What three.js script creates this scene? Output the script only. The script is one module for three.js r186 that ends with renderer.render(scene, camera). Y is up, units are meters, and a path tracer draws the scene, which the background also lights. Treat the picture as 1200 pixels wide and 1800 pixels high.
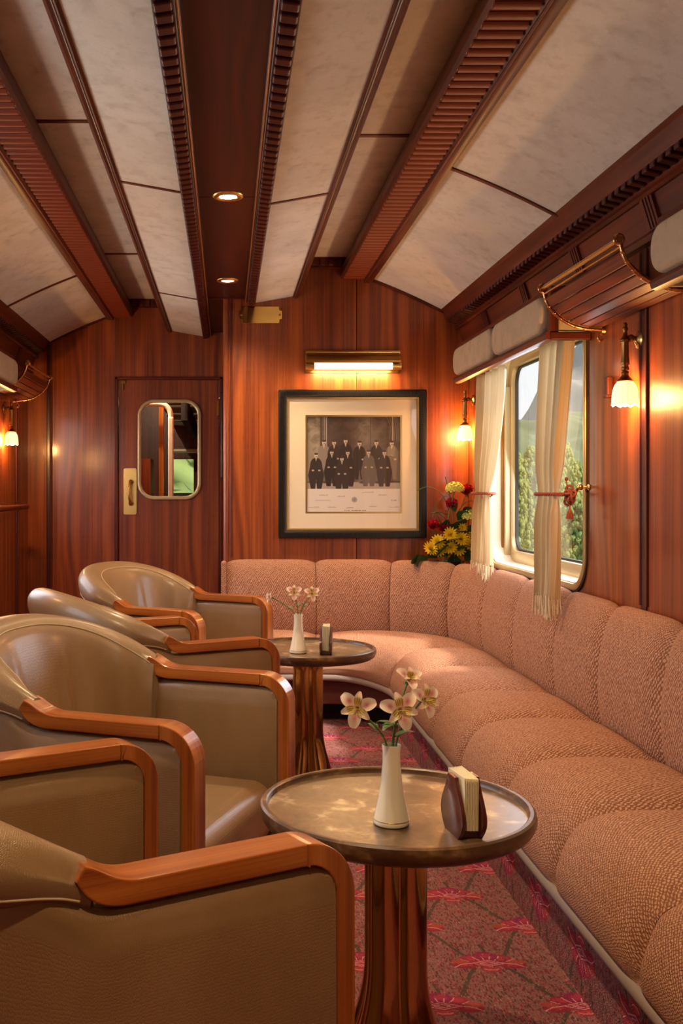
import * as THREE from 'three';
import { RoundedBoxGeometry } from 'three/addons/geometries/RoundedBoxGeometry.js';
import { mergeGeometries, toCreasedNormals } from 'three/addons/utils/BufferGeometryUtils.js';
import { RectAreaLightUniformsLib } from 'three/addons/lights/RectAreaLightUniformsLib.js';

// ------------------------------------------------------------------ camera, sky, sun, daylight, exposure
const scene = new THREE.Scene();
const renderer = new THREE.WebGLRenderer();
renderer.toneMapping = THREE.LinearToneMapping;
renderer.toneMappingExposure = 1.0;
renderer.shadowMap.enabled = true;
RectAreaLightUniformsLib.init();
const EYE = 1.22;                                   // height of the lens above the carpet; depth d is measured along -z
const camera = new THREE.PerspectiveCamera(2 * Math.atan(937 / 1800) * 180 / Math.PI, 1604 / 1874, 0.05, 4000);
camera.position.set(0, EYE, 0);
camera.setViewOffset(1604, 1874, 404, 74, 1200, 1800);   // shifted lens, vanishing point left of the middle

const SKY = { intensity: 1.15, zenith: [0.66, 0.84, 1.05], low: [0.95, 1.0, 1.03] };
const SUN = { intensity: 7.0, from: [1, 1.25, 0.42], color: 0xfff0dc, soft: 14 };
const DAY = { intensity: 4.0, color: 0xf6f5ff };    // daylight of each window
const DOWN = { intensity: 6.6, color: 0xffd9a6 };
const SCONCE = { intensity: 0.85, color: 0xffb868 };
const PICTURE = { intensity: 200, color: 0xffcf90 };

{
  const W = 64, H = 32, data = new Float32Array(W * H * 4);
  for (let y = 0; y < H; y++) for (let x = 0; x < W; x++) {
    const e = Math.max(0, (y + 0.5) / H * 2 - 1), k = Math.pow(e, 0.6);
    for (let c = 0; c < 3; c++) data[(y * W + x) * 4 + c] = SKY.low[c] + (SKY.zenith[c] - SKY.low[c]) * k;
    data[(y * W + x) * 4 + 3] = 1;
  }
  const t = new THREE.DataTexture(data, W, H, THREE.RGBAFormat, THREE.FloatType);
  t.mapping = THREE.EquirectangularReflectionMapping; t.magFilter = THREE.LinearFilter; t.needsUpdate = true;
  scene.background = t; scene.backgroundIntensity = SKY.intensity;
}
{
  const s = new THREE.DirectionalLight(SUN.color, SUN.intensity);
  s.name = 'sun'; s.position.set(...SUN.from).multiplyScalar(20); s.castShadow = true; s.shadow.radius = SUN.soft;
  Object.assign(s.shadow.camera, { left: -8, right: 8, top: 8, bottom: -8, near: 1, far: 60 });
  scene.add(s, s.target); s.target.position.set(0, 1, -4);
}
// windows: [side, far depth, near depth]; side +1 right, -1 left
const WINDOWS = [[1, 5.43, 4.0], [1, 2.86, 1.43], [-1, 5.97, 4.54], [-1, 3.4, 1.97]];
const WALL = 1.4, D1 = 5.92, D2 = 7.2, REAR = -2.6;
const WIN_LOW = 0.845, WIN_TOP = 1.93;
WINDOWS.forEach(([s, a, b], i) => {
  if (i === 1) return;                               // an added blind keeps its daylight out
  const l = new THREE.RectAreaLight(DAY.color, DAY.intensity, a - b - 0.2, WIN_TOP - WIN_LOW - 0.2);
  l.name = 'daylight_' + i; l.position.set(s * 1.485, (WIN_LOW + WIN_TOP) / 2, -(a + b) / 2); l.lookAt(0, 0.95, -(a + b) / 2);
  scene.add(l);
});

// ------------------------------------------------------------------ helpers
const R = (d) => d * Math.PI / 180;
const V = (x, y, z) => new THREE.Vector3(x, y, z);
let seed = 12345;
const rnd = () => { seed = (seed + 0x6d2b79f5) | 0; let t = Math.imul(seed ^ (seed >>> 15), 1 | seed); t = (t + Math.imul(t ^ (t >>> 7), 61 | t)) ^ t; return ((t ^ (t >>> 14)) >>> 0) / 4294967296; };
const lerp = (a, b, t) => a + (b - a) * t, clamp = (x, a, b) => Math.min(b, Math.max(a, x));
const sstep = (a, b, x) => { const t = clamp((x - a) / (b - a), 0, 1); return t * t * (3 - 2 * t); };
const used = {};
const numbered = (n) => { const k = used[n] = (used[n] ?? -1) + 1; return k ? n + '_' + String(k).padStart(3, '0') : n; };
function tag(o, label, category, group, kind) { o.userData.label = label; o.userData.category = category; if (group) o.userData.group = group; if (kind) o.userData.kind = kind; return o; }
function thing(name, label, category, pos = [0, 0, 0], turn = 0, group, kind) {
  const o = new THREE.Group(); o.name = /_\d+$|^(wall|floor|ceiling)/.test(name) ? name : numbered(name); o.position.set(...pos); o.rotation.y = turn; scene.add(o);
  return tag(o, label, category, group, kind);
}
function part(parent, name, geo, mat, label) {
  const m = new THREE.Mesh(geo, mat); m.name = name; m.castShadow = m.receiveShadow = true; parent.add(m); if (label) m.userData.label = label; return m;
}
function solo(name, label, category, geo, mat, group, kind) {
  const m = new THREE.Mesh(geo, mat); m.name = kind === 'structure' ? name : numbered(name); m.castShadow = m.receiveShadow = true; scene.add(m);
  return tag(m, label, category, group, kind);
}
// texture coordinates in metres, laid on along the grain axis
function boxUV(g, grain = 'y', off = null) {
  if (g.index) g = g.toNonIndexed();
  const p = g.attributes.position, uv = new Float32Array(p.count * 2), A = { x: 0, y: 1, z: 2 }, gi = A[grain];
  const ox = off ? off[0] : rnd() * 3, oy = off ? off[1] : rnd() * 3, a = V(), b = V(), c = V(), n = V();
  for (let i = 0; i < p.count; i += 3) {
    a.fromBufferAttribute(p, i); b.fromBufferAttribute(p, i + 1); c.fromBufferAttribute(p, i + 2);
    n.subVectors(b, a).cross(c.clone().sub(a));
    const m = [Math.abs(n.x), Math.abs(n.y), Math.abs(n.z)], ni = m.indexOf(Math.max(...m));
    let vi = gi, ui = 3 - gi - ni;
    if (ni === gi) { ui = (gi + 1) % 3; vi = (gi + 2) % 3; }
    for (let k = 0; k < 3; k++) { const q = [p.getX(i + k), p.getY(i + k), p.getZ(i + k)]; uv[(i + k) * 2] = q[ui] + ox; uv[(i + k) * 2 + 1] = q[vi] + oy; }
  }
  g.setAttribute('uv', new THREE.BufferAttribute(uv, 2));
  return g;
}
const box = (x0, x1, y0, y1, d0, d1, grain = 'y') => boxUV(new THREE.BoxGeometry(x1 - x0, y1 - y0, Math.abs(d1 - d0)).translate((x0 + x1) / 2, (y0 + y1) / 2, -(d0 + d1) / 2), grain);
function rbox(w, h, d, r = 0.004, seg = 2) { return new RoundedBoxGeometry(w, h, d, seg, Math.min(r, w / 2.01, h / 2.01, d / 2.01)); }
const rboxAt = (x0, x1, y0, y1, d0, d1, r, grain = 'y') => boxUV(rbox(x1 - x0, y1 - y0, Math.abs(d1 - d0), r).translate((x0 + x1) / 2, (y0 + y1) / 2, -(d0 + d1) / 2), grain);
// closed outline in (x, y), swept along depth
function sweepZ(pts, d0, d1, grain = 'z', crease = 0.5) {
  const s = new THREE.Shape(pts.map(([x, y]) => new THREE.Vector2(x, y)));
  let g = new THREE.ExtrudeGeometry(s, { depth: d1 - d0, bevelEnabled: false, steps: 1 }).translate(0, 0, -d1);
  return boxUV(crease ? toCreasedNormals(g, crease) : g, grain);
}
const mirrorX = (pts) => pts.map(([x, y]) => [-x, y]);
function loft(fn, nu, nv, su = 1, sv = 1) {
  const pos = [], uv = [], idx = [];
  for (let i = 0; i <= nu; i++) for (let j = 0; j <= nv; j++) { const q = fn(i / nu, j / nv); pos.push(q[0], q[1], q[2]); uv.push(q[3] ?? i / nu * su, q[4] ?? j / nv * sv); }
  for (let i = 0; i < nu; i++) for (let j = 0; j < nv; j++) { const a = i * (nv + 1) + j, b = a + nv + 1; idx.push(a, b, a + 1, b, b + 1, a + 1); }
  const g = new THREE.BufferGeometry();
  g.setAttribute('position', new THREE.Float32BufferAttribute(pos, 3)); g.setAttribute('uv', new THREE.Float32BufferAttribute(uv, 2)); g.setIndex(idx); g.computeVertexNormals();
  return g;
}
const lathe = (pts, n = 40) => new THREE.LatheGeometry(pts.map(([r, y]) => new THREE.Vector2(Math.max(r, 1e-5), y)), n);
const tube = (pts, r, seg = 24, rad = 8, closed = false) => new THREE.TubeGeometry(new THREE.CatmullRomCurve3(pts, closed), seg, r, rad, closed);
const merge = (gs) => mergeGeometries(gs.map((g) => { g = g.index ? g.toNonIndexed() : g; for (const k of Object.keys(g.attributes)) if (!['position', 'normal', 'uv', 'color'].includes(k)) g.deleteAttribute(k); return g; }));
function rrect(s, x0, x1, y0, y1, r) {
  s.moveTo(x0 + r, y0); s.lineTo(x1 - r, y0); s.absarc(x1 - r, y0 + r, r, -Math.PI / 2, 0); s.lineTo(x1, y1 - r); s.absarc(x1 - r, y1 - r, r, 0, Math.PI / 2);
  s.lineTo(x0 + r, y1); s.absarc(x0 + r, y1 - r, r, Math.PI / 2, Math.PI); s.lineTo(x0, y0 + r); s.absarc(x0 + r, y0 + r, r, Math.PI, Math.PI * 1.5); return s;
}
// ring between two rounded rectangles [x0,x1,y0,y1,r], extruded along +z
function ring(o, i, depth, bevel = 0) {
  const s = rrect(new THREE.Shape(), ...o); s.holes.push(rrect(new THREE.Path(), ...i));
  return toCreasedNormals(new THREE.ExtrudeGeometry(s, { depth: depth - 2 * bevel, bevelEnabled: bevel > 0, bevelSize: bevel, bevelThickness: bevel, bevelSegments: 2, curveSegments: 10 }).translate(0, 0, bevel), 0.6);
}

// ------------------------------------------------------------------ procedural textures
function noiser(period, s0) {
  const cache = new Float32Array(65536); let s = s0 | 0; for (let i = 0; i < 65536; i++) { s = (Math.imul(s, 1664525) + 1013904223) | 0; cache[i] = (s >>> 8) / 16777216; }
  return (x, y, px, py) => {
    const xi = Math.floor(x), yi = Math.floor(y), fx = x - xi, fy = y - yi, sx = fx * fx * (3 - 2 * fx), sy = fy * fy * (3 - 2 * fy);
    const h = (a, b) => { a = ((a % px) + px) % px; b = ((b % py) + py) % py; return cache[(a * 7919 + b * 104729 + a * b * 31) & 65535]; };
    return lerp(lerp(h(xi, yi), h(xi + 1, yi), sx), lerp(h(xi, yi + 1), h(xi + 1, yi + 1), sx), sy);
  };
}
const N = noiser(0, 77);
const fbm = (u, v, fx, fy, oct = 4) => { let a = 0.5, t = 0, w = 0; for (let i = 0; i < oct; i++) { t += a * N(u * fx + i * 0.0, v * fy, fx, fy); w += a; a *= 0.5; fx *= 2; fy *= 2; } return t / w; };
function dataTex(W, H, fn, srgb = true, rep) {
  const d = new Uint8Array(W * H * 4);
  for (let y = 0; y < H; y++) for (let x = 0; x < W; x++) { const c = fn((x + 0.5) / W, (y + 0.5) / H), o = (y * W + x) * 4; d[o] = clamp(c[0], 0, 255); d[o + 1] = clamp(c[1] ?? c[0], 0, 255); d[o + 2] = clamp(c[2] ?? c[0], 0, 255); d[o + 3] = 255; }
  const t = new THREE.DataTexture(d, W, H); t.wrapS = t.wrapT = THREE.RepeatWrapping; t.magFilter = THREE.LinearFilter; t.minFilter = THREE.LinearFilter;
  if (srgb) t.colorSpace = THREE.SRGBColorSpace; if (rep) t.repeat.set(1 / rep[0], 1 / rep[1]); t.needsUpdate = true; return t;
}
function canvasTex(W, H, draw, rep) {
  const c = document.createElement('canvas'); c.width = W; c.height = H; draw(c.getContext('2d'), W, H);
  const t = new THREE.CanvasTexture(c); t.colorSpace = THREE.SRGBColorSpace; t.wrapS = t.wrapT = THREE.RepeatWrapping; if (rep) t.repeat.set(1 / rep[0], 1 / rep[1]); return t;
}
const ramp = (f, cs) => { f = clamp(f, 0, 0.9999) * (cs.length - 1); const i = Math.floor(f), t = f - i; return [0, 1, 2].map((k) => lerp(cs[i][k], cs[i + 1][k], t)); };
// grain runs along v; figure makes the arched cathedral grain
function woodF(u, v, figure) {
  const warp = fbm(u, v, 4, 2, 3), slow = fbm(u + 0.37, v, 3, 1, 2), x = u + 0.05 * (slow - 0.5);
  const rings = 0.5 + 0.5 * Math.sin(2 * Math.PI * (u * 5 + figure * (slow * 3.2 + warp * 0.9)));
  const fine = N(x * 300, v * 5, 300, 5), mid = N(x * 90, v * 3, 90, 3), band = N(x * 22, v * 2, 22, 2), pore = N(u * 420, v * 36, 420, 36);
  return 0.24 * rings + 0.26 * band + 0.2 * mid + 0.2 * fine + 0.16 * warp - (pore > 0.85 ? 0.12 : 0);
}
const woodPanelT = dataTex(1024, 1024, (u, v) => ramp(woodF(u, v, 1), [[54, 18, 5], [112, 46, 15], [158, 78, 28], [192, 110, 48]]), true, [0.8, 1.7]);
const woodDarkT = dataTex(768, 768, (u, v) => ramp(woodF(u, v, 0.7), [[34, 9, 4], [72, 23, 8], [104, 40, 14], [134, 59, 22]]), true, [0.5, 1.1]);
const woodArmT = dataTex(512, 768, (u, v) => ramp(woodF(u, v, 0.5), [[88, 36, 11], [140, 70, 23], [172, 98, 36], [194, 120, 52]]), true, [0.25, 0.7]);
const woodBump = dataTex(512, 512, (u, v) => [120 + 100 * (N(u * 200, v * 8, 200, 8) - 0.5)], false, [0.5, 1.0]);
const suedeT = dataTex(768, 768, (u, v) => {
  const a = fbm(u, v, 3, 4, 5), b = fbm(u + 0.3, v + 0.6, 14, 14, 4), c = fbm(u + 0.1, v + 0.8, 34, 30, 3), k = (a - 0.5) * 26 - Math.max(0, b - 0.52) * 42 - Math.max(0, c - 0.6) * 40 + (N(u * 260, v * 260, 260, 260) - 0.5) * 7;
  return [219 + k, 215 + k * 1.05, 204 + k * 1.15];
}, true, [0.8, 0.8]);
const leatherBump = (() => {
  const pts = [], K = 34; for (let i = 0; i < K; i++) for (let j = 0; j < K; j++) pts.push([i + 0.15 + 0.7 * rnd(), j + 0.15 + 0.7 * rnd()]);
  return dataTex(512, 512, (u, v) => {
    const x = u * K, y = v * K, xi = Math.floor(x), yi = Math.floor(y); let d1 = 9, d2 = 9;
    for (let a = -1; a <= 1; a++) for (let b = -1; b <= 1; b++) { const i = (xi + a + K) % K, j = (yi + b + K) % K, p = pts[i * K + j], dx = p[0] - i + xi + a - x, dy = p[1] - j + yi + b - y, q = Math.hypot(dx, dy); if (q < d1) { d2 = d1; d1 = q; } else if (q < d2) d2 = q; }
    return [255 * clamp((d2 - d1) * 2.2, 0, 1)];
  }, false, [0.11, 0.11]);
})();
const leatherT = dataTex(256, 256, (u, v) => { const k = (fbm(u, v, 4, 4, 4) - 0.5) * 26; return [135 + k, 104 + k, 68 + k]; }, true, [0.5, 0.5]);
// woven upholstery: offset rows of pale loops over a terracotta ground
function weave(u, v) {
  const K = 13, j1 = 0.9 * (fbm(u, v, 20, 20, 2) - 0.5), j2 = 0.9 * (fbm(u + 0.4, v + 0.7, 20, 20, 2) - 0.5), a = (u + v) * K + j1, b = (u - v) * K + j2, r = Math.floor(b), fx = a - Math.floor(a) - 0.5, fy = b - r - 0.5;
  return clamp(1.3 - (fx * fx / 0.2 + fy * fy / 0.13 + fx * fy * 1.2), 0, 1);
}
const sofaT = dataTex(512, 512, (u, v) => { const w = Math.pow(weave(u, v), 0.7), k = (fbm(u, v, 9, 9, 3) - 0.5) * 14 + (N(u * 180, v * 180, 180, 180) - 0.5) * 20; return [lerp(140, 202, w) + k, lerp(87, 156, w) + k, lerp(64, 126, w) + k]; }, true, [0.15, 0.15]);
const sofaBump = dataTex(512, 512, (u, v) => [40 + 200 * weave(u, v)], false, [0.15, 0.15]);
const stoneT = dataTex(1024, 1024, (u, v) => {
  const a = fbm(u, v, 6, 6, 6), b = fbm(u + 0.31 + 0.1 * a, v + 0.17, 15, 15, 5), c = fbm(u + 0.7, v + 0.2 * a, 60, 50, 3);
  const f = 0.15 + 0.9 * (0.55 * a + 0.3 * b + 0.25 * c - 0.25) + (b > 0.6 ? (b - 0.6) * 1.6 : 0);
  return ramp(f, [[58, 40, 24], [92, 68, 44], [122, 96, 68], [164, 142, 112], [200, 182, 152]]);
}, true, [0.62, 0.62]);
const curtainT = canvasTex(512, 64, (g, W, H) => {
  g.fillStyle = '#ccb48a'; g.fillRect(0, 0, W, H);
  for (let i = 0; i < 500; i++) { g.fillStyle = `rgba(${rnd() < 0.5 ? '120,90,60' : '255,250,235'},${0.05 + 0.06 * rnd()})`; g.fillRect(rnd() * W, 0, 1, H); }
  for (const [x, w, c] of [[60, 5, '#c98a6a'], [72, 2, '#b06a50'], [200, 2, '#c48a68'], [330, 5, '#c98a6a'], [342, 2, '#b06a50'], [455, 2, '#caa080']]) { g.fillStyle = c; g.fillRect(x, 0, w, H); }
}, [1, 0.2]);
const carpetT = canvasTex(1024, 1408, (g, W, H) => {
  g.fillStyle = '#865754'; g.fillRect(0, 0, W, H);
  for (let i = 0; i < 9000; i++) { const l = rnd(); g.fillStyle = l < 0.4 ? 'rgba(132,74,80,.5)' : l < 0.7 ? 'rgba(176,130,122,.45)' : 'rgba(96,60,54,.45)'; g.fillRect(rnd() * W, rnd() * H, 5 + 8 * rnd(), 5 + 9 * rnd()); }
  for (let i = 0; i < 900; i++) { g.fillStyle = `rgba(${rnd() < 0.6 ? '128,24,46' : '70,44,36'},${0.5 + 0.5 * rnd()})`; g.fillRect(rnd() * W, rnd() * H, 12, 26 + 20 * rnd()); }
  const flower = (cx, cy) => {
    for (const ox of [-W, 0, W]) for (const oy of [-H, 0, H]) {
      g.save(); g.translate(cx + ox, cy + oy);
      const L = (c, w, pts) => { g.strokeStyle = c; g.lineWidth = w; g.beginPath(); pts.forEach(([x, y], i) => (i ? g.lineTo(x, y) : g.moveTo(x, y))); g.stroke(); };
      for (const [a, b] of [[-1, 1], [1, 1], [1, -1], [-1, -1]]) L('#4d3d32', 34, [[a * 120, b * 70], [a * 190, b * 190], [a * 255, b * 350]]);
      L('#4d3d32', 30, [[0, 120], [16, 240], [0, 352]]);
      for (const [x, y, rx, ry, c] of [[-190, -30, 110, 66, '#8c1a30'], [190, -30, 110, 66, '#8c1a30'], [-120, 80, 92, 74, '#98223f'], [120, 80, 92, 74, '#98223f'], [0, 128, 92, 84, '#8a184a'], [0, -104, 84, 50, '#9a2a30'], [-230, 20, 70, 40, '#a03c30'], [230, 20, 70, 40, '#a03c30'], [0, 0, 150, 62, '#94213c']]) {
        g.fillStyle = c; g.beginPath(); g.ellipse(x, y, rx, ry, 0, 0, 7); g.fill();
        g.fillStyle = 'rgba(186,58,74,.5)'; g.beginPath(); g.ellipse(x + 8, y + 8, rx * 0.55, ry * 0.5, 0, 0, 7); g.fill();
      }
      const pk = '#d0929a';
      L(pk, 10, [[-130, 0], [0, -52], [130, 0], [0, 52], [-130, 0]]); L(pk, 9, [[-70, 0], [0, -26], [70, 0], [0, 26], [-70, 0]]);
      L(pk, 11, [[-290, -76], [-220, -20], [-130, 0]]); L(pk, 11, [[290, -76], [220, -20], [130, 0]]); L(pk, 10, [[-60, 50], [-100, 100], [-110, 130]]); L(pk, 10, [[60, 50], [100, 100], [110, 130]]);
      L(pk, 10, [[-22, 60], [-34, 120]]); L(pk, 10, [[22, 60], [34, 120]]); L(pk, 10, [[-60, -98], [-30, -120], [30, -120], [60, -98]]); L(pk, 9, [[-150, 30], [-210, 70]]); L(pk, 9, [[150, 30], [210, 70]]);
      g.restore();
    }
  };
  flower(W * 0.25, H * 0.25); flower(W * 0.75, H * 0.75);
  for (let i = 0; i < 700; i++) { g.fillStyle = `rgba(${['150,60,64', '110,30,60', '190,120,116', '74,40,36'][i % 4]},${0.35 + 0.4 * rnd()})`; g.fillRect(rnd() * W, rnd() * H, 10, 20 + 20 * rnd()); }
  for (let i = 0; i < 26000; i++) { g.fillStyle = `rgba(${rnd() < 0.5 ? '60,24,24' : '235,190,190'},${0.05 + 0.12 * rnd()})`; g.fillRect(rnd() * W, rnd() * H, 3, 7); }
}, [0.33, 0.44]);
const pileBump = dataTex(256, 256, (u, v) => [255 * N(u * 128, v * 128, 128, 128)], false, [0.25, 0.25]);
const printT = canvasTex(460, 474, (g) => {
  const W = 1024, H = 1056; g.scale(460 / 1024, 474 / 1056);
  const top = H * 0.755, bg = g.createLinearGradient(0, 0, W, 0);
  for (const [p, c] of [[0, '#8b8070'], [0.12, '#a39784'], [0.22, '#55443a'], [0.45, '#4c382f'], [0.6, '#85786a'], [0.75, '#6f6054'], [0.88, '#5c4c42'], [1, '#76685c']]) bg.addColorStop(p, c);
  g.fillStyle = bg; g.fillRect(0, 0, W, top);
  for (let i = 0; i < 260; i++) { const y = Math.pow(rnd(), 2.2) * top * 0.7; g.fillStyle = `rgba(48,34,28,${0.05 + 0.08 * rnd()})`; g.beginPath(); g.ellipse(rnd() * W, y, 20 + 70 * rnd(), 12 + 40 * rnd(), rnd() * 3, 0, 7); g.fill(); }
  for (const [x, w, c] of [[190, 14, '#8f8072'], [214, 8, '#b0a290'], [150, 18, '#4a3a32'], [905, 16, '#4a3c38'], [930, 10, '#a39688'], [955, 20, '#51464a'], [690, 5, '#4a3c34']]) { g.fillStyle = c; g.fillRect(x, 0, w, top * 0.75); }
  for (let i = 0; i < 5; i++) { g.strokeStyle = 'rgba(165,150,135,.55)'; g.lineWidth = 5; g.beginPath(); g.moveTo(860 + i * 30, 0); g.quadraticCurveTo(930 + i * 14, 90, 900 + i * 26, 260); g.stroke(); }
  g.fillStyle = '#a99c8c'; g.fillRect(0, top - 74, W, 74); g.fillStyle = 'rgba(70,54,46,.5)'; for (let i = 0; i < 40; i++) { g.beginPath(); g.ellipse(rnd() * W, top - 80 + 14 * rnd(), 40, 10, 0, 0, 7); g.fill(); }
  const man = (x, y, s, coat, seated, face = '#cbbba6') => {
    g.fillStyle = coat; g.beginPath(); g.moveTo(x - 22 * s, y + 34 * s); g.quadraticCurveTo(x - 74 * s, y + 46 * s, x - 78 * s, y + 150 * s);
    g.lineTo(x - (seated ? 100 : 64) * s, y + 250 * s); g.lineTo(x - (seated ? 66 : 50) * s, y + 430 * s); g.lineTo(x - 14 * s, y + 430 * s); g.lineTo(x, y + 300 * s); g.lineTo(x + 14 * s, y + 430 * s); g.lineTo(x + (seated ? 66 : 50) * s, y + 430 * s); g.lineTo(x + (seated ? 100 : 64) * s, y + 250 * s); g.lineTo(x + 78 * s, y + 150 * s); g.quadraticCurveTo(x + 74 * s, y + 46 * s, x + 22 * s, y + 34 * s); g.fill();
    g.fillStyle = '#c4b5a0'; g.beginPath(); g.moveTo(x - 11 * s, y + 32 * s); g.lineTo(x + 11 * s, y + 32 * s); g.lineTo(x, y + 78 * s); g.fill();
    g.fillStyle = face; g.beginPath(); g.ellipse(x, y, 23 * s, 31 * s, 0, 0, 7); g.fill();
    g.fillStyle = 'rgba(52,36,28,.85)'; g.beginPath(); g.ellipse(x, y - 20 * s, 24 * s, 14 * s, 0, 0, 7); g.fill(); g.beginPath(); g.ellipse(x + 3 * s, y + 14 * s, 11 * s, 5 * s, 0, 0, 7); g.fill();
    g.fillStyle = '#b8a48e'; for (const k of seated ? [-1, 1] : [1]) { g.beginPath(); g.ellipse(x + k * 40 * s, y + 190 * s, 17 * s, 11 * s, 0, 0, 7); g.fill(); }
  };
  for (const [x, y, c] of [[190, 290, '#8c8074'], [300, 292, '#3a2820'], [425, 272, '#33221c'], [575, 300, '#3a2a22'], [758, 292, '#3b2a23'], [925, 298, '#7d6f60']]) man(x, y, 0.92, c, false);
  for (const [x, y, c] of [[105, 432, '#33261f'], [275, 398, '#2c1f1a'], [448, 402, '#36241d'], [675, 398, '#6a5c52'], [845, 402, '#3f2d25'], [385, 470, '#3a2a24']]) man(x, y, 0.86, c, true);
  g.fillStyle = '#ddd5ca'; g.fillRect(0, top, W, H - top);
  const scrib = (x, y, w, a) => { g.strokeStyle = `rgba(70,62,60,${a})`; g.lineWidth = 2.4; g.beginPath(); g.moveTo(x, y); for (let k = 0; k <= 18; k++) g.lineTo(x + w * k / 18, y - (k % 2 ? 12 * rnd() : -3 * rnd()) - 4); g.stroke(); };
  for (const [x, y, w] of [[140, 872, 90], [335, 886, 84], [600, 842, 130], [780, 870, 90], [90, 930, 170], [920, 930, 60], [20, 1006, 120], [230, 1006, 95], [430, 1012, 80], [680, 996, 80], [900, 1004, 100]]) scrib(x, y, w, 0.6);
  g.fillStyle = '#a7a19a'; g.beginPath(); g.arc(520, 916, 31, 0, 7); g.fill(); g.fillStyle = '#8f8a84'; g.beginPath(); g.arc(520, 916, 14, 0, 7); g.fill();
  g.strokeStyle = 'rgba(60,54,50,.8)'; g.lineWidth = 6; for (const [a, b] of [[412, 422], [432, 440], [450, 468], [490, 512], [518, 556], [562, 590], [604, 622], [626, 648]]) { g.beginPath(); g.moveTo(a, 1034); g.lineTo(b, 1034); g.stroke(); }
});

// ------------------------------------------------------------------ materials
const M = {};
const std = (o) => new THREE.MeshStandardMaterial(o), phys = (o) => new THREE.MeshPhysicalMaterial(o);
M.panel = phys({ name: 'varnished_panel_wood', map: woodPanelT, roughness: 0.42, clearcoat: 0.55, clearcoatRoughness: 0.14, bumpMap: woodBump, bumpScale: 0.0003 });
M.dark = phys({ name: 'dark_mahogany', map: woodDarkT, roughness: 0.45, specularIntensity: 0.6, clearcoat: 0.2, clearcoatRoughness: 0.28, bumpMap: woodBump, bumpScale: 0.0003 });
M.board = phys({ name: 'deep_mahogany', map: woodDarkT, color: 0xa85c4a, roughness: 0.45, specularIntensity: 0.6, clearcoat: 0.22, clearcoatRoughness: 0.24 });
M.flute = phys({ name: 'carved_wood', map: woodPanelT, color: 0xd8b49c, roughness: 0.42, clearcoat: 0.4, clearcoatRoughness: 0.2 });
M.arm = phys({ name: 'honey_wood', map: woodArmT, roughness: 0.3, clearcoat: 0.7, clearcoatRoughness: 0.12 });
M.deep = phys({ name: 'deep_red_wood', color: 0x3a1410, roughness: 0.35, clearcoat: 0.5, clearcoatRoughness: 0.2 });
M.black = std({ name: 'black_and_gap_shade', color: 0x120807, roughness: 0.8 });  // black for dark parts, and for shade painted into the sofa toe recess
M.suede = std({ name: 'cream_suede', map: suedeT, roughness: 0.92 });
M.padCloth = std({ name: 'beige_suede', map: suedeT, color: 0xe2cfb6, roughness: 0.92 });
M.leather = phys({ name: 'taupe_leather', map: leatherT, roughness: 0.36, bumpMap: leatherBump, bumpScale: 0.00028, clearcoat: 0.5, clearcoatRoughness: 0.24 });
M.stitch = std({ name: 'pale_stitching', color: 0xb09c7c, roughness: 0.7 });
M.sofa = std({ name: 'woven_upholstery', map: sofaT, roughness: 0.9, bumpMap: sofaBump, bumpScale: 0.0022 });
M.sofaTrim = std({ name: 'grey_pink_trim_fabric', color: 0x8d7d76, roughness: 0.95 });
M.maroon = std({ name: 'maroon_cloth', color: 0x5d2b25, roughness: 0.75 });
M.carpet = std({ name: 'flowered_carpet', map: carpetT, roughness: 1, bumpMap: pileBump, bumpScale: 0.003 });
M.stone = phys({ name: 'mottled_brown_top', map: stoneT, roughness: 0.34, clearcoat: 0.5, clearcoatRoughness: 0.22 });
M.stoneRim = phys({ name: 'brown_rim', map: stoneT, color: 0xb59a80, roughness: 0.4, clearcoat: 0.3, clearcoatRoughness: 0.25 });
M.brass = std({ name: 'polished_brass', color: 0xe8c67c, metalness: 1, roughness: 0.27 });
M.plaque = std({ name: 'mirror_brass', color: 0xe9cf7c, metalness: 1, roughness: 0.1 });
M.brassOld = std({ name: 'aged_brass', color: 0xa27a42, metalness: 1, roughness: 0.34 });
M.bronze = std({ name: 'polished_bronze', color: 0xc79f66, metalness: 1, roughness: 0.12 });
M.copper = std({ name: 'coppery_brass', color: 0xd29a68, metalness: 1, roughness: 0.25 });
M.cream = std({ name: 'cream_paint', color: 0xefe6d2, roughness: 0.55 });
M.alu = std({ name: 'champagne_aluminium', color: 0xcbb890, metalness: 0.7, roughness: 0.38 });
M.gasket = std({ name: 'dark_gasket', color: 0x2f2b28, roughness: 0.6 });
M.glass = phys({ name: 'window_glass', color: 0xffffff, transmission: 1, roughness: 0.0, thickness: 0, ior: 1.5 });
M.curtain = phys({ name: 'cream_curtain', map: curtainT, roughness: 0.95, transmission: 0.3, thickness: 0 });
M.blind = phys({ name: 'added_blind_cloth', color: 0xd8c8a4, roughness: 0.95, transmission: 0.3, thickness: 0 });
M.fringe = std({ name: 'cream_fringe', color: 0xd9c5a0, roughness: 0.95 });
M.rope = std({ name: 'rust_rope', color: 0xa2563e, roughness: 0.85 });
M.china = phys({ name: 'ivory_china', color: 0xf8f0da, roughness: 0.25, clearcoat: 0.6, clearcoatRoughness: 0.1 });
M.gilt = std({ name: 'gilt', color: 0xb99b62, metalness: 0.9, roughness: 0.35 });
M.frame = std({ name: 'black_reeded_frame', color: 0x17120f, roughness: 0.4 });
M.mat = std({ name: 'cream_mat_board', color: 0xe9dcc0, roughness: 0.9 });
M.print = std({ name: 'photographic_print', map: printT, roughness: 0.6 });
M.napkin = std({ name: 'cream_paper', color: 0xf3e8c6, roughness: 0.95 });
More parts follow.
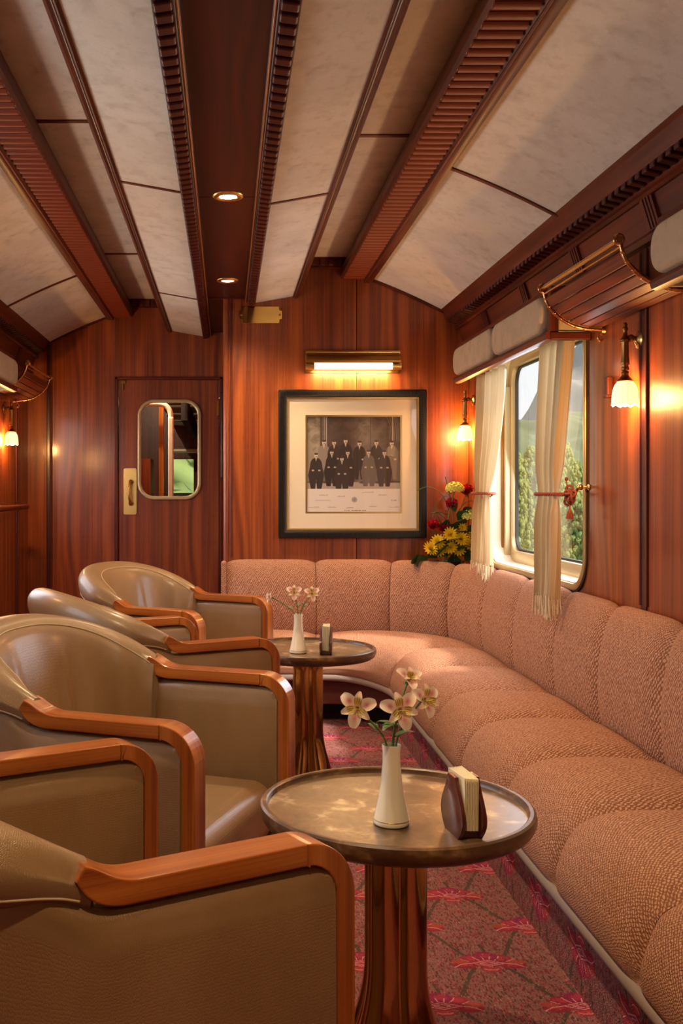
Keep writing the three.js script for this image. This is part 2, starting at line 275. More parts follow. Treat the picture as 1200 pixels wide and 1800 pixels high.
M.holder = phys({ name: 'cherry_wood', color: 0x561f18, roughness: 0.35, clearcoat: 0.6, clearcoatRoughness: 0.12 });
M.stem = std({ name: 'green_stem', color: 0x5d7438, roughness: 0.7 });
M.leaf = std({ name: 'green_leaf', color: 0x3f5c2c, roughness: 0.5, side: THREE.DoubleSide });
M.petal = phys({ name: 'petal', vertexColors: true, roughness: 0.6, side: THREE.DoubleSide, transmission: 0.4, thickness: 0 });
M.yellow = std({ name: 'yellow_petals', color: 0xf0cf1c, roughness: 0.7, side: THREE.DoubleSide });
M.yellowGreen = std({ name: 'yellow_green_florets', color: 0xc2bd4e, roughness: 0.75, side: THREE.DoubleSide });
M.red = std({ name: 'crimson_petals', color: 0xc0182e, roughness: 0.65, side: THREE.DoubleSide });
const glow = (name, c, k, o = {}) => std({ name, color: 0xffffff, emissive: c, emissiveIntensity: k, roughness: 0.4, ...o });
M.shade = glow('lamp_shade_glass', 0xffd9a0, 1.25);
M.bulb = glow('lamp_bulb', 0xfff0d0, 6);
M.tubeLamp = glow('lamp_tube', 0xffe2b4, 3);
M.lens = glow('downlight_lens', 0xfff0d2, 7);

// ------------------------------------------------------------------ floor, walls
const Y = (up) => EYE + up;
solo('floor', 'dusty rose carpet with crimson flowers covering the floor', 'floor', box(-1.5, 1.5, -0.08, 0, REAR, D2 + 0.1, 'z'), M.carpet, null, 'structure');
function sideWall(side) {
  const name = side > 0 ? 'wall_right' : 'wall_left';
  const s = new THREE.Shape([[REAR, 0], [D2 + 0.08, 0], [D2 + 0.08, 2.75], [REAR, 2.75]].map(([x, y]) => new THREE.Vector2(x, y)));
  for (const [k, a, b] of WINDOWS) if (k === side) s.holes.push(rrect(new THREE.Path(), b, a, WIN_LOW, WIN_TOP, 0.13));
  const g = new THREE.ExtrudeGeometry(s, { depth: 0.1, bevelEnabled: false, curveSegments: 10 }).rotateY(Math.PI / 2).translate(side > 0 ? WALL : -WALL - 0.1, 0, 0);
  const w = thing(name, side > 0 ? 'varnished wood side wall with windows above the sofa' : 'varnished wood side wall beyond the armchairs', 'wall', [0, 0, 0], 0, null, 'structure');
  part(w, 'panelling', boxUV(g, 'y'), M.panel);
  const seams = side > 0 ? [3.43, 0.85] : [6.83, 6.05, 4.05];
  for (const d of seams) {
    part(w, 'joint_strip', box(side * 1.4 - 0.004, side * 1.4 + 0.004, side > 0 ? 0.80 : 0, 2.03, d - 0.022, d + 0.022), M.deep);
    for (const k of [-1, 1]) part(w, 'bead', boxUV(new THREE.CylinderGeometry(0.007, 0.007, side > 0 ? 1.19 : 2.03, 8).translate(side * 1.397, side > 0 ? 1.43 : 1.015, -d - k * 0.026), 'y'), M.dark);
  }
  return w;
}
sideWall(1); sideWall(-1);
// bulkhead behind the corner sofa: boards with a narrow joint under the picture
{
  const w = thing('wall_back', 'varnished wood bulkhead wall behind the corner sofa', 'wall', [0, 0, 0], 0, null, 'structure');
  const xs = [0.012, 0.752, 1.4];
  part(w, 'backing', box(0.0, 1.4, 0, 2.72, D1 + 0.012, D1 + 0.09), M.deep);
  for (let i = 0; i < 2; i++) part(w, 'panel', box(xs[i] + 0.0022, xs[i + 1] - 0.0022, 0, 2.72, D1, D1 + 0.012), M.panel);
  part(w, 'return_wall', box(0.0, 0.05, 0, 2.72, D1 + 0.09, D2), M.panel);
  part(w, 'corner_post', boxUV(new THREE.CylinderGeometry(0.02, 0.02, 2.72, 16).translate(0.0, 1.36, -D1 - 0.021), 'y'), M.panel);
  part(w, 'corner_bead', boxUV(new THREE.CylinderGeometry(0.008, 0.008, 1.88, 10).translate(0.026, 1.78, -D1 + 0.002), 'y'), M.dark);
}
// door wall
const DOOR = [-0.755, -0.055, 2.0];
{
  const w = thing('wall_far', 'reddish wood end wall round the passage door', 'wall', [0, 0, 0], 0, null, 'structure');
  part(w, 'panel', box(-1.24, DOOR[0] - 0.03, 0, 2.72, D2, D2 + 0.06), M.panel);
  part(w, 'panel', box(DOOR[0] - 0.03, 0.0, DOOR[2] + 0.02, 2.72, D2, D2 + 0.06), M.panel);
  part(w, 'panel', box(-1.4, -1.24, 0, 2.72, D2 + 0.02, D2 + 0.06), M.panel);
  part(w, 'panel', box(DOOR[1] + 0.025, 0.0, 0, DOOR[2] + 0.02, D2, D2 + 0.06), M.panel);
  part(w, 'corner_strip', rboxAt(-1.262, -1.236, 0, 2.72, D2 - 0.014, D2 + 0.02, 0.006), M.deep);
  part(w, 'bead', boxUV(new THREE.CylinderGeometry(0.009, 0.009, 2.5, 8).translate(-1.232, 1.25, -D2 + 0.004), 'y'), M.dark);
}
{
  const [x0, x1, h] = DOOR, d = thing('door_1', 'reddish wood passage door with a rounded brass-framed window', 'door', [0, 0, 0], 0, null, 'structure');
  for (const [a, b, c, e] of [[x0 - 0.03, x0 - 0.006, 0, h + 0.02], [x1 + 0.006, x1 + 0.026, 0, h + 0.02], [x0 - 0.03, x1 + 0.026, h + 0.002, h + 0.022]]) part(d, 'door_frame', rboxAt(a, b, c, e, D2 - 0.012, D2 + 0.05, 0.004, b - a > 0.1 ? 'x' : 'y'), M.dark);
  const wx = [-0.62, -0.182], wy = [Y(-0.058), Y(0.64)];
  const s = new THREE.Shape([[x0, 0.01], [x1, 0.01], [x1, h], [x0, h]].map(([x, y]) => new THREE.Vector2(x, y))); s.holes.push(rrect(new THREE.Path(), wx[0] + 0.012, wx[1] - 0.012, wy[0] + 0.012, wy[1] - 0.012, 0.1));
  part(d, 'door_leaf', boxUV(new THREE.ExtrudeGeometry(s, { depth: 0.04, bevelEnabled: false, curveSegments: 12 }).translate(0, 0, -D2 - 0.05), 'y'), M.panel);
  part(d, 'window_frame', ring([wx[0], wx[1], wy[0], wy[1], 0.112], [wx[0] + 0.017, wx[1] - 0.017, wy[0] + 0.017, wy[1] - 0.017, 0.096], 0.024, 0.004).translate(0, 0, -D2 - 0.012), M.alu, 'brass-coloured rounded window frame');
  part(d, 'glass_pane', new THREE.ShapeGeometry(rrect(new THREE.Shape(), wx[0] + 0.02, wx[1] - 0.02, wy[0] + 0.02, wy[1] - 0.02, 0.09)).translate(0, 0, -D2 - 0.025), M.glass);
  const pl = new THREE.Shape(); rrect(pl, -0.045, 0.045, -0.162, 0.162, 0.012);
  const plate = part(d, 'handle_plate', new THREE.ExtrudeGeometry(pl, { depth: 0.006, bevelEnabled: true, bevelSize: 0.002, bevelThickness: 0.002, bevelSegments: 2 }).translate(-0.678, Y(-0.004), -D2 - 0.01 + 0.001), M.brass, 'brass handle plate');
  const hx = -0.672, hy = Y(-0.012);
  part(plate, 'pull_handle', merge([tube([V(hx, hy + 0.075, -D2 + 0.0), V(hx, hy + 0.075, -D2 + 0.03), V(hx - 0.006, hy + 0.05, -D2 + 0.045), V(hx - 0.008, hy, -D2 + 0.05), V(hx - 0.006, hy - 0.05, -D2 + 0.045), V(hx, hy - 0.075, -D2 + 0.03), V(hx, hy - 0.075, -D2)], 0.0085, 40, 10), new THREE.SphereGeometry(0.016, 14, 10).translate(hx, hy + 0.076, -D2 + 0.02), new THREE.SphereGeometry(0.016, 14, 10).translate(hx, hy - 0.076, -D2 + 0.02)]), M.brass);
  part(d, 'hook', merge([new THREE.BoxGeometry(0.03, 0.02, 0.008).translate(-0.725, Y(0.765), -D2), new THREE.BoxGeometry(0.008, 0.06, 0.008).translate(-0.73, Y(0.735), -D2 + 0.004)]), M.brassOld);
  part(d, 'hinge', rboxAt(x1 - 0.012, x1 + 0.004, Y(0.53), Y(0.635), D2 - 0.008, D2 + 0.01, 0.003), M.brassOld);
}
solo('door_stay', 'slim dark bar mounted beside the passage door', 'bar', rboxAt(-0.042, -0.02, Y(0.09), Y(0.69), D2 - 0.05, D2 - 0.002, 0.008), M.deep);
// rear end of the saloon, behind the lens
solo('wall_rear', 'wood wall at the rear end of the saloon', 'wall', box(-1.4, 1.4, 0, 2.75, REAR - 0.08, REAR), M.panel, null, 'structure');
// passage beyond the door
{
  const E = 12, v = thing('wall_passage', 'dark wood passage seen through the door window', 'wall', [0, 0, 0], 0, null, 'structure');
  part(v, 'side', box(-1.4, -1.34, -0.05, 2.7, D2 + 0.08, E), M.panel); part(v, 'side', box(0.0, 0.06, -0.05, 2.7, D2 + 0.08, E), M.panel);
  part(v, 'roof', box(-1.4, 0.06, 2.6, 2.7, D2 + 0.08, E), M.suede); part(v, 'floor_board', box(-1.4, 0.06, -0.1, 0, D2 + 0.1, E), M.dark);
  for (let k = 0; k < 4; k++) part(v, 'mirrored_ceiling_panel', box(-0.62, 0.0, Y(0.82) - 0.02 * k, Y(0.83) - 0.02 * k, 9.1 + k * 0.72, 9.8 + k * 0.72, 'x'), M.suede);  // panels and beam stand in for the saloon ceiling reflected in the pane
  part(v, 'mirrored_beam', box(-0.4, -0.34, Y(0.62), Y(0.8), 9.0, E, 'z'), M.black);
  const s = new THREE.Shape([[-1.34, 0], [0.0, 0], [0.0, 2.6], [-1.34, 2.6]].map(([x, y]) => new THREE.Vector2(x, y)));
  s.holes.push(rrect(new THREE.Path(), -0.68, -0.33, Y(-0.06), Y(0.37), 0.03));
  part(v, 'end', boxUV(new THREE.ExtrudeGeometry(s, { depth: 0.05, bevelEnabled: false }).translate(0, 0, -E), 'y'), M.dark);
  part(v, 'cream_post', rboxAt(-0.49, -0.445, 0, Y(0.62), 8.58, 8.64, 0.012), M.cream);
  part(v, 'cream_arch', tube([V(-0.467, Y(0.6), -8.61), V(-0.475, Y(0.67), -8.61), V(-0.51, Y(0.715), -8.61), V(-0.56, Y(0.73), -8.61), V(-0.75, Y(0.73), -8.61)], 0.023, 30, 10), M.cream);
  part(v, 'wood_post', box(-0.575, -0.535, 0, 2.6, 8.7, 8.76), M.arm); part(v, 'cupboard', box(-1.2, -0.66, 0, Y(0.28), 8.9, 9.3), M.dark);
  part(v, 'shelf', rboxAt(-0.62, -0.28, Y(0.43), Y(0.46), 11.2, 11.6, 0.012), M.cream); part(v, 'folded_curtain', box(-0.38, -0.31, Y(-0.06), Y(0.4), 11.85, 11.93), M.maroon);
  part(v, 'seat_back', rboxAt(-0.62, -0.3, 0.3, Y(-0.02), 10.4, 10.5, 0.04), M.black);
}
{
  const t = thing('added_passage_lamp', 'added round lamp, out of view, brightening the passage beyond the door', 'ceiling lamp', [-0.9, 2.58, -8.4]);  // lamp added out of view to brighten the wood behind the door glass
  part(t, 'lamp_glass', new THREE.SphereGeometry(0.06, 18, 10).scale(1, 0.5, 1), M.shade);
  const l = new THREE.PointLight(0xffe2b8, 9, 0, 2); l.name = 'added_passage_light'; l.position.set(0, -0.01, 0); l.castShadow = true; t.add(l);
}
// ------------------------------------------------------------------ ceiling
{
  const c = thing('ceiling', 'panelled cream and mahogany saloon ceiling', 'ceiling', [0, 0, 0], 0, null, 'structure');
  part(c, 'roof', box(-1.5, 1.5, 2.72, 2.82, REAR, D2 + 0.1, 'z'), M.deep);
  const U = 1.115;
  // middle boards
  for (const [a, b] of [[REAR, 0.9], [0.9, 3.885], [3.885, D1 - 0.005], [D1 - 0.005, D2]]) {
    part(c, 'middle_board', box(b > D1 ? -0.112 : -0.112, b > D1 ? 0 : 0.112, Y(U), Y(U) + 0.02, a + 0.0025, b - 0.0025, 'z'), M.board);
  }
  part(c, 'backing_board', box(-0.4, 0.4, Y(U) + 0.03, Y(U) + 0.04, REAR, D2, 'z'), M.deep);
  part(c, 'cross_bead', box(-0.112, 0.112, Y(U) - 0.006, Y(U) + 0.01, D1 - 0.014, D1 - 0.001, 'x'), M.dark);
  for (const s of [-1, 1]) {
    const end = s > 0 ? D1 : D2, cuts = s > 0 ? [REAR, 1.6, 3.87, end] : [REAR, 1.5, 3.72, 5.8, end], S = (pts) => (s > 0 ? pts : mirrorX(pts));
    const slat = S([[0.158, Y(1.085)], [0.392, Y(1.127)], [0.392, Y(1.14)], [0.158, Y(1.098)]]);
    const trough = S([[0.42, Y(1.345)], [0.74, Y(1.345)], [0.74, Y(1.36)], [0.42, Y(1.36)]]);
    const arcP = []; for (let i = 0; i <= 14; i++) { const x = lerp(0.80, 1.30, i / 14), k = (x - 0.839) / (1.246 - 0.839); arcP.push([x, Y(1.226 - 0.15 * k - 0.032 * k * k)]); }
    const arch = S([...arcP, ...arcP.slice().reverse().map(([x, y]) => [x, y + 0.015])]);
    for (let i = 0; i + 1 < cuts.length; i++) {
      const a = cuts[i] + 0.004, b = cuts[i + 1] - (i + 2 < cuts.length ? 0.004 : 0);
      part(c, 'suede_panel', sweepZ(slat, a, b), M.suede); part(c, 'suede_panel', sweepZ(trough, a, b), M.suede); part(c, 'suede_panel', sweepZ(arch, a, b, 'z', 0.4), M.suede);
      if (i) {
        const d = cuts[i], low = (pts, k) => pts.map(([x, y]) => [x, y - k]);
        part(c, 'batten', sweepZ(low(slat, 0.004), d - 0.009, d + 0.009, 'x'), M.dark); part(c, 'batten', sweepZ(low(trough, 0.005), d - 0.012, d + 0.012, 'x'), M.dark);
        part(c, 'batten', sweepZ(low(arch, 0.007), d - 0.011, d + 0.011, 'x', 0.4), M.dark);
      }
    }
    // edge strip where the arch meets the end wall
    const low = arcP.map(([x, y]) => [x, y - 0.016]);
    part(c, 'edge_strip', sweepZ(S([...low, ...arcP.slice().reverse()]), end - 0.014, end - 0.001, 'x', 0.4), M.dark);
    // slanted fascia between slat and trough, with beads
    part(c, 'fascia', sweepZ(S([[0.383, Y(1.122)], [0.412, Y(1.118)], [0.426, Y(1.135)], [0.50, Y(1.35)], [0.47, Y(1.35)], [0.39, Y(1.14)]]), REAR, end, 'z', 0.35), M.dark);
    part(c, 'fascia_bead', boxUV(new THREE.CylinderGeometry(0.006, 0.006, end - REAR, 8).rotateX(Math.PI / 2).translate(s * 0.397, Y(1.117), -(end + REAR) / 2), 'z'), M.deep);
    part(c, 'carved_block_rail', box(s > 0 ? 0.45 : -0.72, s > 0 ? 0.72 : -0.45, Y(1.285), Y(1.345), end - 0.03, end, 'x'), M.dark);
    for (let k = 0; k < 5; k++) part(c, 'carved_block', boxUV(rbox(0.034, 0.042, 0.02, 0.008).translate(s * (0.5 + k * 0.05), Y(1.315), -end + 0.036), 'y'), M.dark);
  }
}
// toothed mouldings along the middle boards
const toothG = boxUV(rbox(0.044, 0.03, 0.043, 0.007, 2), 'z', [0.3, 0.2]);
for (const s of [-1, 1]) {
  const end = s > 0 ? D1 - 0.004 : D2, t = thing(s < 0 ? 'trim_1' : 'trim_2', s < 0 ? 'toothed dark moulding left of the ceiling spotlights' : 'toothed dark moulding right of the ceiling spotlights', 'moulding', [0, 0, 0], 0, null, 'structure');
  const S = (pts) => (s > 0 ? pts : mirrorX(pts));
  part(t, 'moulding', sweepZ(S([[0.106, Y(1.12)], [0.106, Y(1.098)], [0.118, Y(1.088)], [0.14, Y(1.086)], [0.163, Y(1.076)], [0.168, Y(1.086)], [0.168, Y(1.12)]]), REAR, end, 'z'), M.board);
  part(t, 'bead', boxUV(new THREE.CylinderGeometry(0.004, 0.004, end - REAR, 8).rotateX(Math.PI / 2).translate(s * 0.111, Y(1.092), -(end + REAR) / 2), 'z'), M.arm);
  for (let d = 1.85; d < end - 0.03; d += 0.058) { const m = part(t, 'tooth', toothG, M.board); m.position.set(s * 0.142, Y(1.078), -d); m.rotation.z = s * -0.14; }
}
// the two great carved beams
const fluteG = (() => { const g = new THREE.CylinderGeometry(0.027, 0.027, 0.118, 10, 1, false, -Math.PI / 2, Math.PI).rotateZ(Math.PI / 2); g.scale(1, 0.5, 0.92); return boxUV(toCreasedNormals(g, 0.7), 'x', [0.1, 0.3]); })();
for (const s of [-1, 1]) {
  const end = s > 0 ? D1 : D2, t = thing(s < 0 ? 'trim_3' : 'trim_4', s < 0 ? 'carved ribbed ceiling beam above the armchairs' : 'carved ribbed ceiling beam above the sofa', 'beam', [0, 0, 0], 0, null, 'structure');
  const S = (pts) => (s > 0 ? pts : mirrorX(pts));
  part(t, 'beam_core', sweepZ(S([[0.70, Y(1.40)], [0.69, Y(1.345)], [0.668, Y(1.30)], [0.656, Y(1.262)], [0.657, Y(1.232)], [0.668, Y(1.222)], [0.79, Y(1.222)], [0.80, Y(1.206)], [0.815, Y(1.2)], [0.838, Y(1.203)], [0.846, Y(1.216)], [0.846, Y(1.245)], [0.83, Y(1.40)]]), REAR, end, 'z', 0.7), M.dark);
  part(t, 'beam_bead', boxUV(new THREE.CylinderGeometry(0.006, 0.006, end - REAR, 8).rotateX(Math.PI / 2).translate(s * 0.80, Y(1.206), -(end + REAR) / 2), 'z'), M.dark);
  for (let d = 2.02; d < end - 0.03; d += 0.0555) {
    const m = part(t, 'flute', fluteG, M.flute); m.position.set(s * 0.728, Y(1.2235), -d); m.rotation.z = Math.PI; m.rotation.y = 0;
  }
}
// cornices with teeth, frieze and brackets
const corniceToothG = boxUV(rbox(0.05, 0.03, 0.036, 0.006, 1), 'z', [0.5, 0.1]);
for (const s of [-1, 1]) {
  const end = s > 0 ? D1 : D2, t = thing(s < 0 ? 'trim_5' : 'trim_6', s < 0 ? 'toothed wood cornice over the wall beyond the armchairs' : 'toothed wood cornice over the windows', 'cornice', [0, 0, 0], 0, null, 'structure');
  const S = (pts) => (s > 0 ? pts : mirrorX(pts));
  part(t, 'cornice', sweepZ(S([[1.236, Y(1.06)], [1.238, Y(1.045)], [1.25, Y(1.036)], [1.262, Y(1.0)], [1.27, Y(0.985)], [1.315, Y(0.975)], [1.322, Y(0.955)], [1.318, Y(0.94)], [1.328, Y(0.932)], [1.345, Y(0.935)], [1.4, Y(0.95)], [1.4, Y(1.06)]]), REAR, end, 'z', 0.6), M.dark);
  part(t, 'frieze', sweepZ(S([[1.338, Y(0.945)], [1.375, Y(0.82)], [1.4, Y(0.82)], [1.4, Y(0.945)]]), REAR, end, 'z'), M.dark);
  part(t, 'frieze_rail', sweepZ(S([[1.368, Y(0.838)], [1.362, Y(0.826)], [1.37, Y(0.81)], [1.4, Y(0.81)], [1.4, Y(0.838)]]), REAR, end, 'z'), M.dark);
  for (let d = s > 0 ? 2.5 : 5.4; d < end - 0.03; d += 0.056) { const m = part(t, 'tooth', corniceToothG, M.board); m.position.set(s * 1.294, Y(0.977), -d); m.rotation.z = s * -0.2; }
  for (let d = s > 0 ? 2.57 : 5.3; d < end - 0.05; d += 0.69) {
    const b = part(t, 'bracket', sweepZ(S([[1.33, Y(0.935)], [1.36, Y(0.835)], [1.38, Y(0.835)], [1.38, Y(0.935)]]), d - 0.045, d + 0.045, 'y'), M.dark);
    for (const k of [-0.022, 0, 0.022]) part(b, 'reed', sweepZ(S([[1.326, Y(0.935)], [1.356, Y(0.838)], [1.364, Y(0.838)], [1.336, Y(0.935)]]), d + k - 0.006, d + k + 0.006, 'y'), M.dark);
  }
}
// downlights
[[5.42, 'small recessed ceiling spotlight nearest the end wall'], [3.87, 'recessed ceiling spotlight at the joint of the middle boards'], [2.2, 'recessed ceiling spotlight just above the front table'], [0.77, 'recessed ceiling spotlight over the viewer'], [-0.78, 'recessed ceiling spotlight behind the viewer']].forEach(([d, label]) => {
  const t = thing('ceiling_spotlight', label, 'spotlight', [0.006, Y(1.115), -d], 0, 'recessed spotlights in the middle boards');
  part(t, 'rim', lathe([[0.034, 0.0], [0.036, -0.006], [0.046, -0.009], [0.056, -0.006], [0.06, 0.0]], 32), M.brass);
  part(t, 'lamp_lens', lathe([[0, -0.004], [0.034, -0.003]], 24), M.lens);
  const l = new THREE.SpotLight(DOWN.color, DOWN.intensity, 0, R(68), 0.9, 2); l.name = 'downlight'; l.position.set(0, -0.02, 0); l.castShadow = true; l.shadow.radius = 1.6; l.target.position.set(0, -2, 0); t.add(l, l.target);
});

// ------------------------------------------------------------------ windows
WINDOWS.forEach(([s, far, near], i) => {
  const seen = i === 0, w = thing('window_' + (i + 1), ['rounded saloon window between the cream curtains', 'right side window beside the front of the sofa', 'left side window under the cut-off pelmet', 'left side window beside the nearest armchair'][i], 'window', [0, 0, 0], 0, null, 'structure');
  const at = (g, x) => g.rotateY(Math.PI / 2).translate(x, 0, 0), X = (x, t) => (s > 0 ? x : -x - t);
  const o = (k, r) => [near + k, far - k, WIN_LOW + k, WIN_TOP - k, r];
  part(w, 'lining', at(ring(o(0.0005, 0.129), o(0.007, 0.124), 0.1), X(1.4, 0.1)), M.cream);
  part(w, 'trim_ring', at(ring(o(-0.022, 0.15), o(-0.002, 0.131), 0.014, 0.004), X(1.39, 0.014)), M.alu);
  part(w, 'trim_gasket', at(ring(o(-0.034, 0.16), o(-0.02, 0.148), 0.008), X(1.394, 0.008)), M.gasket);
  part(w, 'frame', at(ring(o(0.0, 0.12), o(0.06, 0.085), 0.04, 0.005), X(1.49, 0.04)), M.alu);
  part(w, 'gasket', at(ring(o(0.055, 0.09), o(0.075, 0.075), 0.014), X(1.513, 0.014)), M.gasket);
  part(w, 'glass_pane', at(new THREE.ShapeGeometry(rrect(new THREE.Shape(), near + 0.06, far - 0.06, WIN_LOW + 0.06, WIN_TOP - 0.06, 0.08), 8), s * 1.524), M.glass);
  if (i === 1) part(w, 'added_blind', loft((u, v) => [1.478 + 0.0015 * Math.sin(v * 40), lerp(WIN_LOW + 0.01, WIN_TOP - 0.01, v), -lerp(near + 0.02, far - 0.02, u)], 2, 60), M.blind);  // unseen blind, added to dim this window
  if (seen) { part(w, 'sash_stile', rboxAt(1.462, 1.492, WIN_LOW + 0.02, Y(0.55), far - 0.05, far - 0.02, 0.004), M.alu); part(w, 'sash_stile', rboxAt(1.452, 1.49, WIN_LOW + 0.02, Y(0.55), far - 0.02, far - 0.006, 0.004), M.brassOld); }
});

// ------------------------------------------------------------------ pelmets over the windows
function pelmet(s, far, near, label) {
  const t = thing('pelmet', label, 'pelmet'), x0 = 1.25, S = (pts) => (s > 0 ? pts : mirrorX(pts)), bx = (a, b, ...r) => (s > 0 ? rboxAt(a, b, ...r) : rboxAt(-b, -a, ...r));
  part(t, 'bottom_rail', sweepZ(S([[x0 - 0.018, Y(0.612)], [x0 - 0.024, Y(0.6)], [x0 - 0.018, Y(0.584)], [x0 + 0.0, Y(0.58)], [x0 + 0.02, Y(0.584)], [x0 + 0.02, Y(0.615)]]), near - 0.004, far, 'z'), M.dark);
  part(t, 'back_board', bx(x0 + 0.012, x0 + 0.022, Y(0.61), Y(0.77), near, far, 0.002, 'z'), M.dark);
  part(t, 'top_rail', bx(x0 - 0.004, 1.398, Y(0.768), Y(0.79), near - 0.004, far, 0.004, 'z'), M.dark);
  const mid = (near + far) / 2;
  for (const [a, b] of [[near + 0.045, mid - 0.012], [mid + 0.012, far - 0.01]]) {
    const sh = rrect(new THREE.Shape(), a + 0.022, b - 0.022, Y(0.617) + 0.022, Y(0.764) - 0.022, 0.045);
    const g = new THREE.ExtrudeGeometry(sh, { depth: 0.008, bevelEnabled: true, bevelSize: 0.022, bevelThickness: 0.026, bevelSegments: 6, curveSegments: 8 }).rotateY(Math.PI / 2).translate(s > 0 ? x0 - 0.006 : -x0 - 0.002, 0, 0);
    part(t, 'suede_pad', boxUV(toCreasedNormals(g, 1.2), 'z'), M.padCloth);
  }
  part(t, 'corner_post', bx(x0 - 0.006, x0 + 0.026, Y(0.6), Y(0.775), near - 0.004, near + 0.034, 0.004), M.dark);
  part(t, 'end_pad', bx(x0 + 0.028, 1.397, Y(0.617), Y(0.766), near + 0.004, near + 0.02, 0.006), M.padCloth);
  part(t, 'end_rail', bx(x0 - 0.006, 1.398, Y(0.58), Y(0.612), near - 0.012, near + 0.018, 0.005, 'x'), M.dark);
  if (!(s > 0 && far > 5)) part(t, 'far_end', bx(x0 + 0.02, 1.398, Y(0.59), Y(0.766), far - 0.02, far - 0.004, 0.004), M.padCloth);
}
pelmet(1, 5.54, 3.94, 'cream padded pelmet over the curtained window');
pelmet(1, 2.97, 1.37, 'cream padded pelmet cut off by the right edge');
pelmet(-1, 6.015, 4.48, 'cream padded pelmet cut off by the left edge');

// ------------------------------------------------------------------ luggage racks
function rack(s, near, far, label) {
  const t = thing('luggage_rack', label, 'rack');
  const prof = [[1.176, 0.742], [1.186, 0.705], [1.203, 0.675], [1.241, 0.638], [1.29, 0.612], [1.336, 0.601], [1.396, 0.597]];
  part(t, 'front_rod', new THREE.CylinderGeometry(0.008, 0.008, far - near + 0.02, 14).rotateX(Math.PI / 2).translate(s * 1.172, Y(0.752), -(near + far) / 2), M.brass);
  part(t, 'lower_rod', new THREE.CylinderGeometry(0.004, 0.004, far - near, 10).rotateX(Math.PI / 2).translate(s * 1.18, Y(0.732), -(near + far) / 2), M.brass);
  const cv = new THREE.CatmullRomCurve3(prof.map(([x, y]) => V(s * x, Y(y), 0)));
  for (const d of [near, far]) {
    const e = part(t, 'end_bracket', tube(prof.map(([x, y]) => V(s * x, Y(y), -d)), 0.0062, 40, 10), M.copper);
    for (let k = 1; k < 9; k++) { const q = cv.getPointAt(k / 9.3); part(e, 'leaf_knob', new THREE.SphereGeometry(0.0086, 8, 6).scale(1, 0.75, 0.9).translate(q.x, q.y, -d), M.copper); }
    part(e, 'wall_plate', merge([new THREE.CylinderGeometry(0.02, 0.022, 0.012, 14).rotateZ(Math.PI / 2).translate(s * 1.393, Y(0.597), -d), tube([V(s * 1.39, Y(0.59), -d), V(s * 1.378, Y(0.57), -d), V(s * 1.386, Y(0.555), -d), V(s * 1.396, Y(0.565), -d)], 0.005, 12, 6)]), M.copper);
    part(e, 'rod_cap', new THREE.TorusGeometry(0.013, 0.006, 8, 16).translate(s * 1.172, Y(0.752), -d), M.copper);
  }
  for (let k = 0; k < 6; k++) {
    const u = 0.2 + k * 0.14, q = cv.getPointAt(u), tg = cv.getTangentAt(u);
    const g = rbox(0.038, 0.011, far - near - 0.012, 0.004); boxUV(g, 'z');
    const m = part(t, 'slat', boxUV(g, 'z'), M.dark); m.position.set(q.x, q.y + 0.012, -(near + far) / 2); m.rotation.z = Math.atan2(tg.y, tg.x);
  }
}
rack(1, 3.06, 3.80, 'slatted wood and brass luggage rack above the wall lamp');
rack(-1, 6.03, 6.80, 'small slatted luggage rack high in the far corner');

// ------------------------------------------------------------------ wall lamps
function sconce(s, d, label) {
  const t = thing('wall_sconce', label, 'wall lamp', [s * 1.35, Y(0.285), -d], 0, 'tulip-shaded wall lamps');
  const shade = (() => {
    const prof = [[0.017, 0.09], [0.027, 0.083], [0.036, 0.068], [0.041, 0.045], [0.0425, 0.02], [0.0435, 0.0]], cv = new THREE.CatmullRomCurve3(prof.map(([r, y]) => V(r, y, 0)));
    return loft((u, v) => { const a = u * Math.PI * 2, q = cv.getPoint(v), f = 1 + 0.025 * Math.cos(a * 14), sc = 0.007 * Math.abs(Math.sin(a * 4)) * sstep(0.75, 1, v); return [Math.cos(a) * q.x * f, q.y + sc, Math.sin(a) * q.x * f]; }, 84, 14);
  })();
  part(t, 'lamp_shade', shade, M.shade, 'fluted glass tulip shade');
  part(t, 'lamp_bulb', new THREE.SphereGeometry(0.017, 14, 10).scale(1, 1.3, 1).translate(0, 0.022, 0), M.bulb);
  part(t, 'gallery', lathe([[0.006, 0.122], [0.013, 0.118], [0.011, 0.11], [0.013, 0.104], [0.018, 0.098], [0.026, 0.09], [0.028, 0.086], [0.02, 0.085]], 24), M.brassOld);
  part(t, 'stem', lathe([[0.0, 0.286], [0.006, 0.284], [0.008, 0.278], [0.006, 0.272], [0.0095, 0.266], [0.0095, 0.262], [0.006, 0.256], [0.007, 0.248], [0.01, 0.236], [0.018, 0.228], [0.0185, 0.222], [0.012, 0.218], [0.0125, 0.17], [0.014, 0.15], [0.015, 0.146], [0.011, 0.14], [0.012, 0.132], [0.014, 0.126], [0.009, 0.12]], 20), M.brassOld);
  part(t, 'arm', merge([tube([V(0, 0.232, 0), V(s * 0.02, 0.233, 0), V(s * 0.044, 0.232, 0)], 0.0075, 12, 10), new THREE.SphereGeometry(0.0125, 12, 8).translate(s * 0.02, 0.233, 0)]), M.brassOld);
  part(t, 'wall_rose', lathe([[0, 0], [0.03, 0], [0.031, 0.004], [0.022, 0.008], [0.018, 0.012], [0.01, 0.016], [0, 0.018]], 24).rotateZ(s * Math.PI / 2).translate(s * 0.0485, 0.228, 0), M.brass);
  const l = new THREE.PointLight(SCONCE.color, SCONCE.intensity, 0, 2); l.name = 'sconce_light'; l.position.set(0, 0.03, 0); l.castShadow = true; l.shadow.radius = 1.0; t.add(l);
}
sconce(1, 3.47, 'wall lamp right of the curtained window');
sconce(1, 5.80, 'wall lamp in the corner beside the framed photograph');
